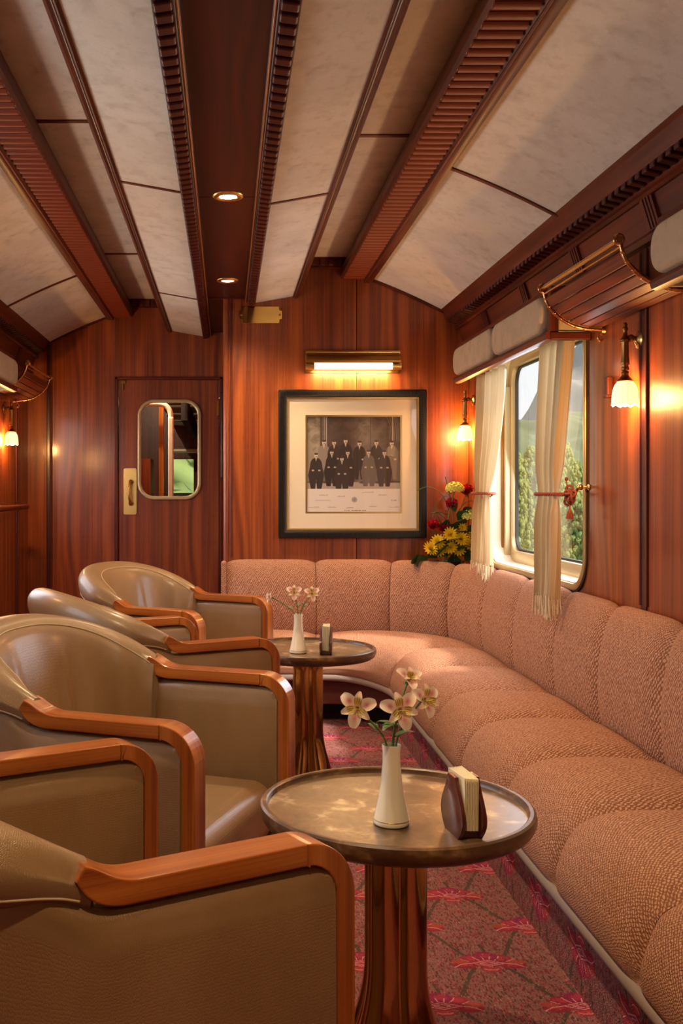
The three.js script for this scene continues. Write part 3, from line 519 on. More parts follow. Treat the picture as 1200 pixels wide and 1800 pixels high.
sconce(-1, 6.43, 'wall lamp at the far left edge');
sconce(-1, 4.0, 'wall lamp on the left wall between the windows');
{
  const t = thing('bell_push', 'small wooden box on the wall by the lamp', 'wall box', [1.4, Y(0.38), -3.72]);
  part(t, 'body', boxUV(rbox(0.024, 0.07, 0.03, 0.005).translate(-0.012, 0, 0), 'y'), M.dark); part(t, 'base', boxUV(rbox(0.028, 0.012, 0.034, 0.004).translate(-0.014, -0.036, 0), 'y'), M.dark);
}
{
  const t = thing('handrail', 'short wooden handrail low on the left wall', 'handrail');
  part(t, 'rail', boxUV(new THREE.CylinderGeometry(0.018, 0.018, 0.9, 14).rotateX(Math.PI / 2).translate(-1.335, Y(-0.105), -6.37), 'z'), M.dark);
  part(t, 'rail_end', tube([V(-1.335, Y(-0.105), -6.81), V(-1.335, Y(-0.105), -6.85), V(-1.352, Y(-0.105), -6.868), V(-1.398, Y(-0.105), -6.87)], 0.0185, 14, 12), M.copper);
  part(t, 'rail_end', tube([V(-1.335, Y(-0.105), -5.93), V(-1.34, Y(-0.105), -5.9), V(-1.398, Y(-0.105), -5.89)], 0.0185, 12, 12), M.copper);
}

// ------------------------------------------------------------------ picture, picture lamp, plaque
{
  const x0 = 0.303, x1 = 1.147, y0 = Y(-0.268), y1 = Y(0.58), t = thing('framed_photograph', 'framed sepia group photograph with wide cream mat', 'picture', [0, 0, -D1]);
  part(t, 'outer_frame', ring([x0, x1, y0, y1, 0.003], [x0 + 0.036, x1 - 0.036, y0 + 0.036, y1 - 0.036, 0.001], 0.034, 0.004).translate(0, 0, 0.002), M.frame);
  const reed = []; const rg = new THREE.BoxGeometry(0.022, 0.0045, 0.005);
  for (let y = y0 + 0.03; y < y1 - 0.03; y += 0.011) for (const x of [x0 + 0.017, x1 - 0.017]) reed.push(rg.clone().translate(x, y, 0.0375));
  for (let x = x0 + 0.03; x < x1 - 0.03; x += 0.011) for (const y of [y0 + 0.017, y1 - 0.017]) reed.push(rg.clone().rotateZ(Math.PI / 2).translate(x, y, 0.0375));
  const rd = part(t, 'reeding', merge(reed), M.frame); rd.userData.kind = 'stuff';
  part(t, 'gilt_slip', ring([x0 + 0.036, x1 - 0.036, y0 + 0.036, y1 - 0.036, 0.001], [x0 + 0.05, x1 - 0.05, y0 + 0.05, y1 - 0.05, 0.001], 0.026, 0.003).translate(0, 0, 0.002), M.gilt);
  const px0 = 0.455, px1 = 1.012, py0 = Y(-0.13), py1 = Y(0.438);
  part(t, 'mat_board', ring([x0 + 0.045, x1 - 0.045, y0 + 0.045, y1 - 0.045, 0.001], [px0, px1, py0, py1, 0.001], 0.006).translate(0, 0, 0.01), M.mat);
  part(t, 'fillet', ring([px0, px1, py0, py1, 0.001], [px0 + 0.01, px1 - 0.01, py0 + 0.01, py1 - 0.01, 0.001], 0.006).translate(0, 0, 0.009), M.gilt);
  const pg = new THREE.PlaneGeometry(px1 - px0 - 0.012, py1 - py0 - 0.012).translate((px0 + px1) / 2, (py0 + py1) / 2, 0.009); part(t, 'print', pg, M.print, 'sepia photograph of a seated and standing group');
  part(t, 'glass', new THREE.PlaneGeometry(x1 - x0 - 0.09, y1 - y0 - 0.09).translate((x0 + x1) / 2, (y0 + y1) / 2, 0.02), M.glass);
}
{
  const xa = 0.457, xb = 0.994, xc = (xa + xb) / 2, L = xb - xa, t = thing('picture_lamp', 'long brass picture lamp glowing above the framed photograph', 'picture lamp', [0, 0, -D1]);
  part(t, 'back_plate', rbox(L, 0.13, 0.008, 0.003).translate(xc, Y(0.745), 0.005), M.brassOld);
  part(t, 'top_rod', new THREE.CylinderGeometry(0.0125, 0.0125, L + 0.006, 14).rotateZ(Math.PI / 2).translate(xc, Y(0.797), 0.03), M.brass);
  part(t, 'hood', loft((u, v) => { const a = lerp(R(95), R(-15), v); return [lerp(xa, xb, u), Y(0.745) + Math.sin(a) * 0.042, 0.03 + Math.cos(a) * 0.06]; }, 2, 14), M.brassOld);
  part(t, 'lamp_tube', new THREE.CylinderGeometry(0.019, 0.019, L - 0.09, 18).rotateZ(Math.PI / 2).translate(xc, Y(0.715), 0.055), M.tubeLamp);
  for (const x of [xa + 0.02, xb - 0.02]) part(t, 'end_cap', new THREE.CylinderGeometry(0.022, 0.022, 0.05, 18).rotateZ(Math.PI / 2).translate(x, Y(0.716), 0.055), M.brass);
  const l = new THREE.RectAreaLight(PICTURE.color, PICTURE.intensity, L - 0.1, 0.03); l.name = 'picture_light'; l.position.set(xc, Y(0.69), 0.06); t.add(l); l.rotation.x = -Math.PI / 2 + 0.12;
}
{
  const t = thing('brass_plaque', 'blank brass plaque with notched ends high on the wall', 'plaque', [0.197, Y(1.016), -D1]);
  const s = new THREE.Shape(); [[-0.105, -0.047], [0.105, -0.047], [0.108, -0.025], [0.121, -0.022], [0.121, 0.022], [0.108, 0.025], [0.105, 0.047], [-0.105, 0.047], [-0.108, 0.025], [-0.121, 0.022], [-0.121, -0.022], [-0.108, -0.025]].forEach(([x, y], i) => (i ? s.lineTo(x, y) : s.moveTo(x, y)));
  part(t, 'plate', new THREE.ExtrudeGeometry(s, { depth: 0.004, bevelEnabled: true, bevelSize: 0.002, bevelThickness: 0.002, bevelSegments: 2 }).translate(0, 0, 0.004), M.plaque);
  for (const k of [-1, 1]) part(t, 'screw', new THREE.SphereGeometry(0.007, 10, 8).scale(1, 1, 0.5).translate(k * 0.11, 0, 0.012), M.brassOld);
}

// ------------------------------------------------------------------ the corner sofa
const BP = (s) => {   // foot of the backrest along its length s: [x, depth, outward x, outward depth]
  const cx = 0.72, cd = 5.242, r = 0.576, L = r * Math.PI / 2;
  if (s < cx) return [s, cd + r, 0, 1];
  if (s < cx + L) { const a = (s - cx) / r; return [cx + r * Math.sin(a), cd + r * Math.cos(a), Math.sin(a), Math.cos(a)]; }
  return [cx + r, cd - (s - cx - L), 1, 0];
};
const FP = (s) => {   // front edge of the seat
  const cx = 0.535, cd = 5.05, r = 0.28, L = r * Math.PI / 2;
  if (s < cx) return [s, cd + r, 0, 1];
  if (s < cx + L) { const a = (s - cx) / r; return [cx + r * Math.sin(a), cd + r * Math.cos(a), Math.sin(a), Math.cos(a)]; }
  return [cx + r, cd - (s - cx - L), 1, 0];
};
const lipY = (s) => lerp(0.26, 0.22, sstep(0.5, 1.0, s));
{
  const t = thing('corner_sofa', 'long curved corner sofa in pinkish woven fabric', 'sofa');
  const bs = [0, 0.51, 0.921, 1.275, 1.66, 2.22, 2.80, 3.28, 3.80, 4.30, 4.82, 5.34, 5.86];
  const bprof = new THREE.CatmullRomCurve3([[0.02, 0.36], [-0.004, 0.41], [-0.018, 0.50], [-0.016, 0.62], [0.004, 0.73], [0.03, 0.795], [0.058, 0.824], [0.082, 0.826], [0.094, 0.81], [0.094, 0.74]].map(([n, y]) => V(n, y, 0)));
  for (let i = 0; i + 1 < bs.length; i++) {
    const a = bs[i] + 0.0012, b = bs[i + 1] - 0.0012, off = rnd() * 0.01;
    part(t, 'backrest_panel', loft((u, v) => {
      const e = Math.pow(Math.abs(2 * u - 1), 7), q = bprof.getPoint(v), p = BP(lerp(a, b, u)), n = q.x + 0.026 * e * (1 - sstep(0.55, 0.78, v)), y = q.y - 0.02 * e * sstep(0.45, 0.7, v);
      return [p[0] + p[2] * n, y, -(p[1] + p[3] * n), lerp(a, b, u) + off, v * 0.55];
    }, 30, 30), M.sofa);
  }
  const ss = [[0, 0], [0.51, 0.45], [1.66, 0.905], [2.22, 1.365], [2.80, 1.945], [3.28, 2.425], [3.80, 2.945], [4.30, 3.445], [4.82, 3.965], [5.34, 4.485], [5.86, 5.005]];
  for (let i = 0; i + 1 < ss.length; i++) {
    const [b0, f0] = ss[i], [b1, f1] = ss[i + 1];
    part(t, 'seat_cushion', loft((u, v) => {
      const e = Math.pow(Math.abs(2 * u - 1), 6), B = BP(lerp(b0 + 0.001, b1 - 0.001, u)), fs = lerp(f0 + 0.001, f1 - 0.001, u), F = FP(fs), lp = lipY(fs);
      const prof = [[-0.03, 0.40], [0.06, 0.425], [0.25, 0.437], [0.5, 0.44], [0.72, 0.432], [0.86, 0.405], [0.95, 0.355], [1.0, 0.295], [1.004, lp + 0.03], [0.985, lp + 0.004], [0.93, lp]];
      const k = v * (prof.length - 1), j = Math.min(prof.length - 2, Math.floor(k)), w = k - j, P = (m) => prof[clamp(m, 0, prof.length - 1)];
      const cr = (c) => 0.5 * (2 * P(j)[c] + (P(j + 1)[c] - P(j - 1)[c]) * w + (2 * P(j - 1)[c] - 5 * P(j)[c] + 4 * P(j + 1)[c] - P(j + 2)[c]) * w * w + (3 * P(j)[c] - P(j - 1)[c] - 3 * P(j + 1)[c] + P(j + 2)[c]) * w ** 3);
      const top = sstep(0.0, 0.15, v) * (1 - sstep(0.72, 0.9, v)), T = cr(0) - 0.06 * e * e * sstep(0.5, 0.68, v) * (1 - sstep(0.82, 0.95, v)), y = cr(1) - 0.03 * e * top + 0.01 * Math.sin(Math.PI * u) * top;
      return [lerp(B[0], F[0], T), y, -lerp(B[1], F[1], T), lerp(b0, b1, u), v * 0.78];
    }, 34, 44), M.sofa);
  }
  part(t, 'base_band', loft((u, v) => { const s = u * 5.0, p = FP(s), a = v * Math.PI * 2, lp = lipY(s), n = 0.012 + Math.cos(a) * 0.012; return [p[0] + p[2] * n, lp - 0.012 + Math.sin(a) * 0.017, -(p[1] + p[3] * n)]; }, 120, 10), M.sofaTrim);
  const plinth = (s0, s1, off, y0, y1) => loft((u, v) => { const s = lerp(s0, s1, u), p = FP(s); return [p[0] + p[2] * off, lerp(y0, Math.min(y1, lipY(s) - 0.004), v), -(p[1] + p[3] * off), s, lerp(y0, y1, v)]; }, 60, 2);
  part(t, 'carpeted_plinth', plinth(0.93, 5.0, 0.042, 0.001, 0.23), M.carpet, 'plinth covered in the flowered carpet');
  part(t, 'plinth_panel', plinth(0, 0.96, 0.06, 0.1, 0.27), M.maroon); part(t, 'toe_recess', plinth(0, 0.99, 0.16, 0.001, 0.12), M.black);  // black of the toe recess stands for the shade under the seat
  part(t, 'end_panel', boxUV(rbox(0.03, 0.5, 0.48, 0.012).translate(-0.016, 0.25, -5.59), 'y'), M.sofa); part(t, 'end_back', boxUV(rbox(0.03, 0.42, 0.08, 0.014).translate(-0.016, 0.61, -5.85), 'y'), M.sofa);
  const sh = new THREE.Shape(); sh.moveTo(0.55, 5.918); for (let i = 0; i <= 20; i++) { const p = BP(0.55 + i * 0.065); sh.lineTo(Math.min(1.396, p[0] + p[2] * 0.094), p[1] + p[3] * 0.094 > 5.918 ? 5.917 : p[1] + p[3] * 0.094); } sh.lineTo(1.398, 5.2); sh.lineTo(1.398, 5.918);
  part(t, 'corner_ledge', boxUV(new THREE.ExtrudeGeometry(sh, { depth: 0.02, bevelEnabled: false }).rotateX(-Math.PI / 2).translate(0, 0.76, 0), 'x'), M.dark);
}

// ------------------------------------------------------------------ tables
function table(x, d, label) {
  const t = thing('pedestal_table', label, 'table', [x, 0, -d], 0, 'round pedestal tables');
  const top = lathe([[0, 0.567], [0.15, 0.567], [0.263, 0.567]], 72), p = top.attributes.position, uv = top.attributes.uv;
  for (let i = 0; i < p.count; i++) uv.setXY(i, p.getX(i) + d, p.getZ(i) + 0.3);
  part(t, 'table_top', top, M.stone, 'mottled brown polished top');
  const rim = lathe([[0.2615, 0.5665], [0.2625, 0.568], [0.2635, 0.577], [0.2665, 0.5795], [0.2735, 0.5795], [0.278, 0.576], [0.2805, 0.567], [0.2795, 0.557], [0.273, 0.546], [0.262, 0.539], [0.2, 0.536], [0.05, 0.534]], 90), rp = rim.attributes.position, ruv = rim.attributes.uv;
  for (let i = 0; i < rp.count; i++) { const a = Math.atan2(rp.getZ(i), rp.getX(i)); ruv.setXY(i, (a + 4) * 0.27, rp.getY(i) * 2 + Math.hypot(rp.getX(i), rp.getZ(i))); }
  part(t, 'raised_rim', toCreasedNormals(rim, 0.55), M.stoneRim);
  const a0 = 0.036, b0 = 0.034;
  part(t, 'pedestal', loft((u, v) => {
    const an = u * Math.PI * 2, f = ((an + Math.PI * 4) % (Math.PI / 2)) - Math.PI / 4, r = b0 * Math.cos(f) + Math.sqrt(Math.max(0, a0 * a0 - b0 * b0 * Math.sin(f) ** 2)), y = lerp(0.535, 0.02, v), k = 1 + 0.75 * Math.pow(sstep(0.28, 0.02, y), 1.6) + 0.1 * sstep(0.49, 0.53, y);
    return [Math.cos(an) * r * k, y, Math.sin(an) * r * k];
  }, 96, 40), M.bronze, 'lobed polished bronze pedestal');
  part(t, 'foot', lathe([[0, 0.03], [0.12, 0.03], [0.15, 0.022], [0.165, 0.01], [0.168, 0.0]], 48), M.bronze);
}
const T1 = [0.348, 2.11], T2 = [0.335, 4.22];
table(...T1, 'round brown pedestal table in the foreground'); table(...T2, 'round brown pedestal table farther back by the far armchairs');

// ------------------------------------------------------------------ armchairs
const AW = 0.348;
function buildChair() {
  const c = new THREE.Group();
  const U = (w) => { const f = w * Math.PI / 2, n = 2 / 2.5, a = 0.33, co = Math.max(Math.cos(f), 1e-4), si = Math.sin(f); const x = -0.26 - a * Math.pow(co, n), z = AW * Math.sign(si) * Math.pow(Math.abs(si), n); let nx = -Math.pow(co, 2 - n) / a, nz = Math.sign(si) * Math.pow(Math.abs(si), 2 - n) / AW; const l = Math.hypot(nx, nz); return [x, z, nx / l, nz / l]; };
  const path = (s) => { const a = Math.abs(s); if (a <= 1) return U(s); return [-0.26 + (a - 1) / 0.6 * 0.312, Math.sign(s) * AW, 0, Math.sign(s)]; };
  const lean = (y, w) => 0.075 * Math.max(0, y - 0.36) / 0.5 * Math.pow(Math.cos(w * Math.PI / 2), 0.8);
  const H = (w) => 0.668 + 0.194 * Math.pow(Math.cos(w * Math.PI / 2), 0.75);
  // outer shell with the arms
  const shellTop = (s) => (Math.abs(s) < 1 ? lerp(0.656, H(s) - 0.06, sstep(1, 0.8, Math.abs(s))) : 0.656);
  part(c, 'shell', loft((u, v) => {
    const s = lerp(-1.6, 1.6, u), p = path(s), top = shellTop(s), bulge = 0.007 * Math.sin(Math.PI * clamp((Math.abs(s) - 0.8) / 0.8, 0, 1));
    const pr = [[0.0, 0.04], [0.03, 0.05], [0.033 + bulge, 0.22], [0.034 + bulge, 0.42], [0.033 + bulge, top - 0.06], [0.028 + bulge * 0.5, top - 0.015], [0.014, top], [-0.014, top], [-0.028 - bulge * 0.5, top - 0.015], [-0.033 - bulge, top - 0.06], [-0.034 - bulge, 0.42], [-0.033, 0.2], [0.0, 0.18]];
    const k = v * (pr.length - 1), j = Math.min(pr.length - 2, Math.floor(k)), w = k - j, n = lerp(pr[j][0], pr[j + 1][0], w), y = lerp(pr[j][1], pr[j + 1][1], w), N2 = n + (Math.abs(s) < 1 ? lean(y, s) : 0);
    return [p[0] + p[2] * N2, y, p[1] + p[3] * N2, s * 0.6, v * 1.3];
  }, 120, 36), M.leather);
  // front edges of the arm padding
  for (const k of [-1, 1]) part(c, 'arm_end_pad', boxUV(rbox(0.03, 0.6, 0.062, 0.012, 3).translate(0.042, 0.345, k * AW), 'y'), M.leather);
  // padded back with its rolled top
  const pad = (w, v) => {
    const p = U(w * 0.89), h = H(w * 0.89), k = 0.55 + 0.45 * sstep(1, 0.72, Math.abs(w)), roll = 0.55 + 0.45 * sstep(1, 0.6, Math.abs(w));
    const crease = -0.008 * (Math.exp(-(((w - 0.16) / 0.035) ** 2)) + Math.exp(-(((w + 0.22) / 0.04) ** 2))) * sstep(0.05, 0.2, v) * (1 - sstep(0.32, 0.5, v));
    const pr = [[-0.03, 0.34], [-0.085 * k, 0.40], [-0.1 * k + crease, 0.50], [-0.098 * k + crease, 0.60], [-0.08 * k, h - 0.075], [-0.056 * k, h - 0.025], [-0.02 * k, h - 0.002], [0.022 * k, h - 0.004], [0.05 * k, h - 0.03], [0.058 * k, h - 0.065 * roll], [0.052 * k, h - 0.1 * roll], [0.036 * k, h - 0.118 * roll], [0.01, h - 0.122 * roll]];
    if (h - 0.075 < 0.62) { pr[3][1] = 0.575; pr[4][1] = Math.max(0.6, h - 0.07); }
    const q = v * (pr.length - 1), j = Math.min(pr.length - 2, Math.floor(q)), x = q - j, P = (m) => pr[clamp(m, 0, pr.length - 1)];
    const cr = (i) => 0.5 * (2 * P(j)[i] + (P(j + 1)[i] - P(j - 1)[i]) * x + (2 * P(j - 1)[i] - 5 * P(j)[i] + 4 * P(j + 1)[i] - P(j + 2)[i]) * x * x + (3 * P(j)[i] - P(j - 1)[i] - 3 * P(j + 1)[i] + P(j + 2)[i]) * x ** 3);
    const y = cr(1), n = cr(0) + lean(y, w); return [p[0] + p[2] * n, y, p[1] + p[3] * n, w * 0.55, v * 0.85];
  };
  const bp = part(c, 'back_pad', loft((u, v) => pad(lerp(-1, 1, u), v), 110, 48), M.leather);
  for (const k of [-1, 1]) { // closing caps of the roll beside the arm rails
    const q = []; for (let j = 0; j <= 40; j++) q.push(V(...pad(k, j / 40).slice(0, 3))); const ce = q.reduce((a, b) => a.add(b), V()).multiplyScalar(1 / q.length); ce.x += 0.02;
    part(bp, 'roll_end', loft((u, v) => { const b = q[Math.round(u * 40)]; const f = Math.cos(v * Math.PI / 2), g = Math.sin(v * Math.PI / 2); return [lerp(ce.x, b.x, f) + 0.0 * g, lerp(ce.y, b.y, f), lerp(ce.z, b.z, f)]; }, 40, 6), M.leather);
  }
  for (const [v0, nm] of [[0.41, 'inner_seam'], [0.83, 'roll_seam']]) { const pts = []; for (let i = 0; i <= 60; i++) { const q = pad(lerp(-0.97, 0.97, i / 60), v0); pts.push(V(q[0], q[1] + (v0 < 0.5 ? 0.001 : 0), q[2])); } part(bp, nm, tube(pts, 0.0024, 120, 5), M.stitch); }
  // seat
  const sg = rbox(0.60, 0.17, 0.6, 0.055, 7), sp = sg.attributes.position;
  for (let i = 0; i < sp.count; i++) { const x = sp.getX(i), z = sp.getZ(i), y = sp.getY(i); if (y > 0) sp.setY(i, y + 0.022 * Math.max(0, 1 - (x / 0.3) ** 2) * Math.max(0, 1 - (z / 0.3) ** 2)); }
  sg.computeVertexNormals(); part(c, 'seat_cushion', boxUV(sg.translate(-0.245, 0.312, 0), 'x'), M.leather);
  part(c, 'front_rail', boxUV(rbox(0.03, 0.2, 0.6, 0.01).translate(0.035, 0.13, 0), 'z'), M.leather);
  // wooden arms: rail with upturned tail, bent corner and post
  const T = 0.69, th = 0.033, rad = 0.088, wd = 0.07;
  const rail = new THREE.Shape(); rail.moveTo(0, T); rail.lineTo(-0.27, T); rail.bezierCurveTo(-0.315, T + 0.001, -0.325, T + 0.022, -0.355, T + 0.031); rail.lineTo(-0.368, T + 0.012); rail.bezierCurveTo(-0.355, T - 0.012, -0.335, T - th - 0.002, -0.28, T - th); rail.lineTo(0, T - th);
  const post = new THREE.Shape(); post.moveTo(0.0015, T); post.absarc(0, T - rad, rad, Math.PI / 2, 0, true); post.lineTo(rad, 0); post.lineTo(rad - th, 0); post.lineTo(rad - th, T - rad); post.absarc(0, T - rad, rad - th, 0, Math.PI / 2, false); post.lineTo(0.0015, T - th);
  const ex = (sh) => toCreasedNormals(new THREE.ExtrudeGeometry(sh, { depth: wd - 0.008, bevelEnabled: true, bevelSize: 0.0025, bevelThickness: 0.0025, bevelOffset: -0.0025, bevelSegments: 2, curveSegments: 24 }).translate(0, 0, -wd / 2 + 0.004), 0.3);
  const rg = boxUV(ex(rail), 'x'), pg = boxUV(ex(post), 'y');
  for (const k of [1, -1]) { for (const [n, g] of [['arm_rail', rg], ['arm_post', pg]]) { const m = part(c, n, g, M.arm); m.position.z = k * AW; } }
  return c;
}
{
  const proto = buildChair();
  [[-0.066, 1.866, 29.5, 'taupe leather armchair nearest the viewer, cut off by the bottom edge'], [-0.017, 2.672, -21, 'taupe leather armchair facing the viewer behind the nearest one'], [-0.056, 4.02, 27, 'taupe leather armchair turned away before the far table'], [-0.02, 4.862, -28, 'taupe leather armchair farthest back in front of the passage door']].forEach(([x, d, a, label], i) => {
    const o = i ? proto.clone() : proto; o.name = numbered('leather_armchair'); o.position.set(x, 0, -d); o.rotation.y = R(a); scene.add(o); o.userData = {}; tag(o, label, 'armchair', 'leather tub armchairs');
  });
}

// ------------------------------------------------------------------ vases, lilies, napkin holders
const TOPY = 0.567;
function vase(x, d, label) {
  const t = thing('bud_vase', label, 'vase', [x, TOPY + 0.0005, -d], 0, 'ivory bud vases');
  part(t, 'body', lathe([[0, 0.0], [0.032, 0.0], [0.0355, 0.003], [0.0352, 0.008], [0.032, 0.022], [0.026, 0.05], [0.0205, 0.085], [0.0175, 0.12], [0.0172, 0.14], [0.0188, 0.155], [0.0178, 0.156], [0.0158, 0.14], [0.016, 0.12], [0.016, 0.1], [0, 0.1]], 48), M.china);
  part(t, 'gilt_line', new THREE.TorusGeometry(0.0347, 0.0008, 6, 60).rotateX(Math.PI / 2).translate(0, 0.011, 0), M.gilt);
}
// petals: grid with its own colouring (cream, pink blush, yellow throat with dark flecks)
function petalG(inner) {
  const L = inner ? 0.034 : 0.038, W = inner ? 0.0095 : 0.0145, col = [];
  const g = loft((u, v) => {
    const x = (v - 0.5) * 2, w = W * Math.pow(Math.sin(Math.PI * Math.min(1, 0.08 + u * 0.86)), inner ? 0.7 : 0.6) * (0.55 + 0.5 * u);
    const cream = [0.97, 0.84, 0.68], pink = [0.74, 0.13, 0.17], yel = [0.82, 0.58, 0.03], blush = [0.88, 0.46, 0.42];
    let c = cream.slice(); const mix = (a, k) => { for (let i = 0; i < 3; i++) c[i] = lerp(c[i], a[i], k); };
    if (inner) { mix(yel, 0.95 * Math.exp(-(((u - 0.5) / 0.22) ** 2))); mix(blush, sstep(0.75, 1, u) * 0.6); if (Math.abs(Math.sin(x * 7)) > 0.8 && u > 0.25 && u < 0.75) mix([0.12, 0.03, 0.02], 0.8); mix(pink, sstep(0.3, 0, u) * 0.7); }
    else { mix(blush, 0.35 * Math.exp(-(((u - 0.5) / 0.32) ** 2 + (x / 0.8) ** 2))); mix(pink, 0.9 * Math.exp(-(((u - 0.58) / 0.16) ** 2 + (x / 0.4) ** 2))); mix(pink, 0.5 * sstep(0.4, 0.05, u)); }
    col.push(...c);
    return [x * w, u * L, (inner ? 0.014 : 0.011) * Math.sin(u * 1.9) + 0.003 * x * x - 0.012 * u * u * u];
  }, 12, 8);
  g.setAttribute('color', new THREE.Float32BufferAttribute(col, 3)); return g;
}
const petalOut = petalG(false), petalIn = petalG(true);
const leafG = (L, W, bend = 0.3) => loft((u, v) => { const x = (v - 0.5) * 2, w = W * Math.pow(Math.sin(Math.PI * (0.03 + 0.95 * u)), 0.8); return [x * w, u * L * Math.cos(bend * u), u * L * Math.sin(bend * u) + 0.15 * w * x * x]; }, 10, 4);
function lily(base, head, face, label, scale = 1, opt = {}) {
  const t = thing('peruvian_lily', label, 'flower', base, 0, opt.group ?? 'lilies in the bud vases'), h = V(head[0] - base[0], head[1] - base[1], head[2] - base[2]);
  part(t, 'stem', tube([V(0, 0, 0), V(h.x * 0.15, h.y * 0.5, h.z * 0.15), V(h.x * 0.7, h.y * 0.85, h.z * 0.7), h], 0.0022, 14, 6), M.stem);
  const b = new THREE.Group(); b.name = 'bloom'; b.position.copy(h); b.scale.setScalar(scale); b.lookAt(0, 0, 0); b.quaternion.setFromUnitVectors(V(0, 0, 1), V(...face).normalize()); t.add(b);
  for (let k = 0; k < 6; k++) {
    const inn = k % 2 === 1, g = inn ? petalIn : petalOut, m = part(b, 'petal', g, M.petal); m.rotation.order = 'ZXY'; m.rotation.z = k * Math.PI / 3 + R(opt.spin ?? 60); m.rotation.x = R(inn ? 24 : 16) * (opt.shut ?? 1);
  }
  part(b, 'stamens', merge([0, 1, 2, 3].map((k) => tube([V(0, 0, 0), V(0.002 * (k - 1.5), -0.003, 0.012), V(0.005 * (k - 1.5), -0.006 + k * 0.001, 0.024)], 0.0008, 6, 4))), M.yellowGreen);
  part(b, 'calyx', lathe([[0, -0.012], [0.004, -0.008], [0.006, 0], [0.003, 0.006]], 10).rotateX(Math.PI / 2), M.stem);
  for (const [a, y, L] of opt.leaves ?? [[0.4, 0.6, 0.045]]) { const m = part(t, 'leaf', leafG(L, 0.009, 0.8), M.leaf); m.position.set(h.x * y * 0.6, h.y * y, h.z * y * 0.6); m.rotation.set(R(40), a * 6.28, 0, 'YXZ'); }
  return t;
}
{
  const x = 0.323, d = 2.007, b = [x, TOPY + 0.105, -d]; vase(x, d, 'ivory bud vase on the foreground table');
  lily([b[0] - 0.004, b[1], b[2]], [0.256, 0.795, -2.0], [-0.25, 0.3, 1], 'pink and cream lily leaning left in the foreground vase', 1.06, { spin: 48, leaves: [[0.1, 0.75, 0.05], [0.55, 0.65, 0.04]] });
  lily([b[0], b[1], b[2] + 0.004], [0.333, 0.797, -1.975], [0.05, 0.35, 1], 'pink and cream lily in the middle of the foreground vase', 1.1, { spin: 76, leaves: [[0.9, 0.7, 0.05], [0.3, 0.55, 0.05]] });
  lily([b[0] + 0.003, b[1], b[2] - 0.004], [0.362, 0.838, -2.05], [0.2, 0.65, 0.6], 'half-open lily standing tallest in the foreground vase', 0.9, { spin: 60, shut: 1.9 });
  lily([b[0] + 0.005, b[1], b[2]], [0.386, 0.808, -2.02], [0.55, 0.3, 0.85], 'pink and cream lily leaning right in the foreground vase', 1.0, { spin: 66, leaves: [[0.7, 0.6, 0.045]] });
  const x2 = 0.289, d2 = 4.13, c = [x2, TOPY + 0.105, -d2]; vase(x2, d2, 'ivory bud vase on the far table');
  lily([c[0] - 0.004, c[1], c[2]], [0.185, 0.79, -4.13], [-0.8, 0.2, 0.3], 'drooping lily bud leaning left in the far vase', 0.75, { spin: 60, shut: 2.4 });
  lily([c[0], c[1], c[2] + 0.003], [0.271, 0.812, -4.11], [-0.05, 0.35, 1], 'pink lily in the middle of the far vase', 0.92, { spin: 60 });
  lily([c[0] + 0.004, c[1], c[2]], [0.342, 0.806, -4.12], [0.15, 0.35, 1], 'pink lily leaning right in the far vase', 0.92, { spin: 66 });
}
function napkinHolder(x, d, turn, label, nl) {
  const t = thing('napkin_holder', label, 'napkin holder', [x, TOPY + 0.0005, -d], turn, 'wooden napkin holders'), s = new THREE.Shape();
  s.moveTo(-0.033, 0); s.lineTo(0.033, 0); s.bezierCurveTo(0.046, 0.012, 0.056, 0.022, 0.057, 0.036); s.bezierCurveTo(0.057, 0.06, 0.034, 0.072, 0.018, 0.11); s.lineTo(-0.018, 0.11); s.bezierCurveTo(-0.034, 0.072, -0.057, 0.06, -0.057, 0.036); s.bezierCurveTo(-0.056, 0.022, -0.046, 0.012, -0.033, 0);
  const g = toCreasedNormals(new THREE.ExtrudeGeometry(s, { depth: 0.006, bevelEnabled: true, bevelSize: 0.001, bevelThickness: 0.001, bevelSegments: 2, curveSegments: 10 }).rotateY(Math.PI / 2), 0.5);
  for (const k of [-1, 1]) { const m = part(t, 'side_plate', g, M.holder); m.position.x = k * 0.0205 - 0.003; }
  part(t, 'base', rbox(0.034, 0.014, 0.066, 0.002).translate(0, 0.0075, 0), M.holder);
  for (let i = 0; i < 9; i++) { const n = new THREE.Mesh(rbox(0.0017, 0.098, 0.088, 0.0008, 1).rotateX(R(45) * 0 + (i - 4) * 0.006), M.napkin); n.name = numbered('paper_napkin'); n.castShadow = n.receiveShadow = true; n.position.set(x, TOPY + 0.0005 + 0.066, -d); n.rotation.y = turn; n.translateX(-0.0125 + i * 0.0031); n.translateZ((rnd() - 0.5) * 0.004); scene.add(n); tag(n, nl, 'napkin', 'paper napkins in ' + nl.split(' in ')[1]); }
}
napkinHolder(0.452, 1.955, R(8), 'cherry wood napkin holder on the foreground table', 'cream paper napkin in the foreground wooden holder');
napkinHolder(0.40, 4.11, R(-8), 'cherry wood napkin holder on the far table', 'cream paper napkin in the far wooden holder');

